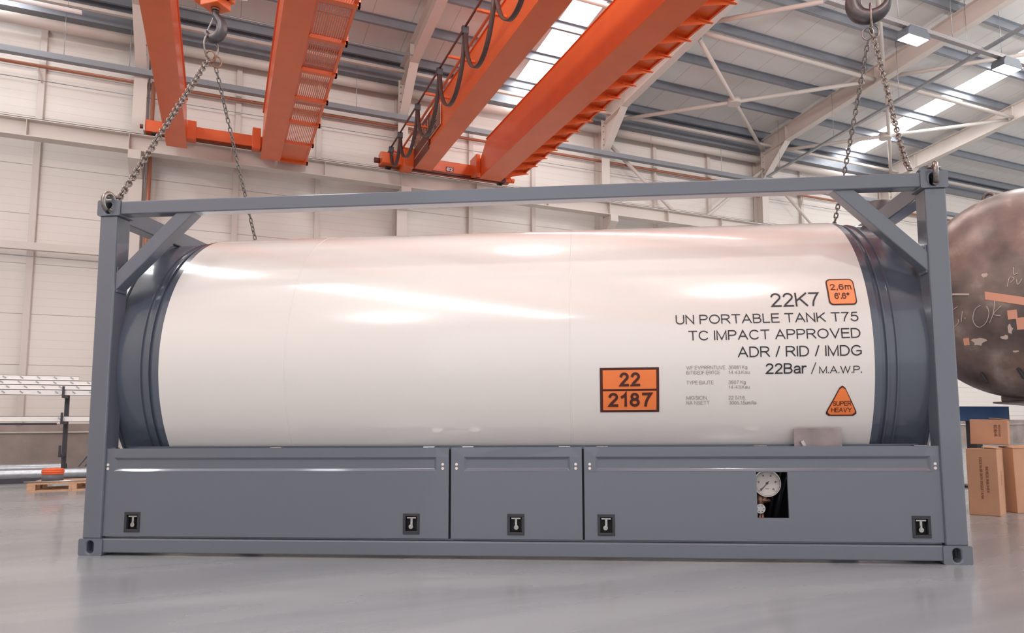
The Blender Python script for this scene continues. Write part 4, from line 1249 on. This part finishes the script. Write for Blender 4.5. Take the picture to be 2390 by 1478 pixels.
patch(0.29, -0.1, -0.12, -0.03, -0.12, 'masking_tape', 'tape')
patch(0.09, 0.0, -0.37, -0.27, 0.0, 'masking_tape', 'tape')
patch(0.015, -0.08, -0.49, -0.36, 0.0, 'masking_tape', 'tape')
patch(0.56, 0.5, -0.61, -0.53, 0.0, 'masking_tape', 'tape')


def scuff(yc, zc, wy, hz, seed):
    rnd = random.Random(seed); g = MB()
    n = 14; ring = []
    for k in range(n):
        a = 2 * PI * k / n; f = rnd.uniform(0.55, 1.1)
        ring.append(tuple(onhead(yc + wy * f * math.cos(a), zc + hz * f * math.sin(a), 0.003)))
    g.add([tuple(onhead(yc, zc, 0.003))] + ring, [(0, 1 + k, 1 + (k + 1) % n) for k in range(n)])
    g.build('ground_patch', 'chalk', bt)


for a in ((0.40, -0.58, 0.09, 0.05, 1), (0.14, -0.56, 0.04, 0.03, 2), (0.08, -0.47, 0.03, 0.06, 3), (0.06, -0.72, 0.035, 0.015, 4), (0.28, 0.16, 0.035, 0.03, 6)):
    scuff(*a)
for y, z in ((0.40, -0.98), (0.03, -0.95)):
    p_ = onhead(y, z, 0.0)
    MB().bar(p_ + Vector((-0.02, 0.03, 0.05)), p_ + Vector((-0.05, -0.03, -0.07)), 0.04, 0.03).build('weld_lug', 'plastic', bt, bevel=0.004)
lg = MB()
lp = Vector((0.12, 0.32, 1.15))
pts = [(lp.x, lp.y + 0.06 * math.cos(math.radians(a)), lp.z + 0.07 + 0.07 * math.sin(math.radians(a))) for a in range(-60, 245, 15)]
lg.tube(pts, 0.022, 10)
lg.bar((lp.x, lp.y - 0.12, lp.z + 0.06), (lp.x, lp.y + 0.12, lp.z - 0.08), 0.18, 0.02, upv=(0, 0.5, 0.8))
lg.build('lifting_lug', 'raw', bt)
MB().box((0.0, -0.45, -RB - 0.03), (4.4, 0.32, -RB + 0.12)).box((-0.05, -0.55, -RB - 0.05), (4.5, 0.4, -RB - 0.03)).build('saddle', 'raw', bt, bevel=0.01)
for xx in (2.2, 4.2):
    for yy in (-0.5, 0.35):
        MB().box((xx - 0.3, yy - 0.05, -hc.z), (xx - 0.2, yy + 0.05, -RB - 0.05)).build('stand_leg', 'dark', bt)

ts = thing('trestle', 'blue steel beam on dark legs behind the cardboard boxes', 'trestle', (9.6, 0.6, 0), -0.12)
MB().beam((-1.6, 0, 1.02), (1.45, 0, 1.02), 0.2, 0.2, 0.02, 0.012).box((-1.6, -0.105, 0.92), (1.45, -0.09, 1.12)).build('beam', 'blue', ts)
for x in (-1.3, -0.35, 0.9):
    MB().box((x - 0.05, -0.08, 0), (x + 0.05, 0.08, 0.92)).box((x - 0.15, -0.25, 0), (x + 0.15, 0.25, 0.03)).build('leg', 'dark', ts)
tag(MB().box((8.9, 3.2, 0.9), (14, 3.25, 1.02)).box((9.2, 3.2, 0), (9.3, 3.3, 0.9)).box((13.2, 3.2, 0), (13.3, 3.3, 0.9)).build('barrier_rail', 'cream'), 'pale horizontal rail behind the blue beam', 'rail')
tag(MB().tube([(8.35, 0.1, 0.45), (8.8, 0.15, 0.6), (9.1, 0.2, 0.48)], 0.16, 14, radii=[0.08, 0.2, 0.1]).box((8.6, -0.1, 0), (9.0, 0.4, 0.35)).build('wrapped_bundle', 'plastic'), 'dark wrapped bundle under the blue beam', 'bundle')


def boxer(name, loc, rz_, sx, sy, sz, label, tilt=(0, 0), flap=True, txt=None):
    t = thing('cardboard_box', label, 'box', loc, rz_, 'cardboard boxes')
    t.rotation_euler = (tilt[0], tilt[1], rz_)
    g = MB().box((0, 0, 0), (sx, sy, sz))
    g.build('carton', 'card', t, bevel=0.006)
    if flap:
        MB().add([(0, -0.004, sz), (sx, -0.004, sz), (sx, sy * 0.48, sz + 0.02), (0, sy * 0.48, sz + 0.012), (0, -0.004, sz + 0.006), (sx, -0.004, sz + 0.006), (sx, sy * 0.48, sz + 0.027), (0, sy * 0.48, sz + 0.018)],
                 [(0, 1, 2, 3), (4, 5, 6, 7), (0, 1, 5, 4), (1, 2, 6, 5), (2, 3, 7, 6), (3, 0, 4, 7)]).build('flap', 'card', t)
    if txt:
        g = MB()
        for (s, a, b_, base, h, face, hz) in txt:
            # vertical lines of printing, reading downwards
            if face == 'front':
                text_into(g, s, 0, b_, 0, h, lambda u, v, a=a, base=base: (base + v, -0.003, a - u), 0, 0.0)
            else:
                text_into(g, s, 0, b_, 0, h, lambda u, v, a=a, base=base: (-0.003, base - v, a - u), 0, 0.0)
        g.build('printing', 'cardink', t, fix=False)
    return t



# printing tuples: text, top height, length, base position, letter height, face
boxer('cardboard_box', (7.74, -1.58, 0), math.radians(25), 0.37, 0.26, 0.645, 'tall cardboard box with printed side, standing against the container right post', (0, 0.02), True,
      [('EODE IN BR BKFH BXGDE I KNH', 0.56, 0.40, 0.15, 0.022, 'left', 0), ('BIDBDE IRBUHEX', 0.47, 0.25, 0.10, 0.022, 'left', 0), ('kfvko', 0.42, 0.13, 0.16, 0.035, 'front', 0)])
boxer('cardboard_box', (8.13, -1.50, 0), math.radians(-14), 0.5, 0.36, 0.64, 'wide cardboard box at the right edge with faint printing', (0, -0.015), True,
      [('EHBE INBEBIGIE DIBEBHT', 0.50, 0.36, 0.17, 0.02, 'front', 0), ('WRIDBER BIRHEID', 0.44, 0.24, 0.12, 0.018, 'front', 0)])
boxer('cardboard_box', (8.157, -1.44, 0.672), math.radians(30), 0.42, 0.33, 0.255, 'cardboard box lying on top of the two taller cartons', (0.02, 0.03), True,
      [('BDBHR', 0.20, 0.12, 0.12, 0.028, 'left', 0), ('IBDDINGEID', 0.20, 0.12, 0.08, 0.016, 'left', 0)])
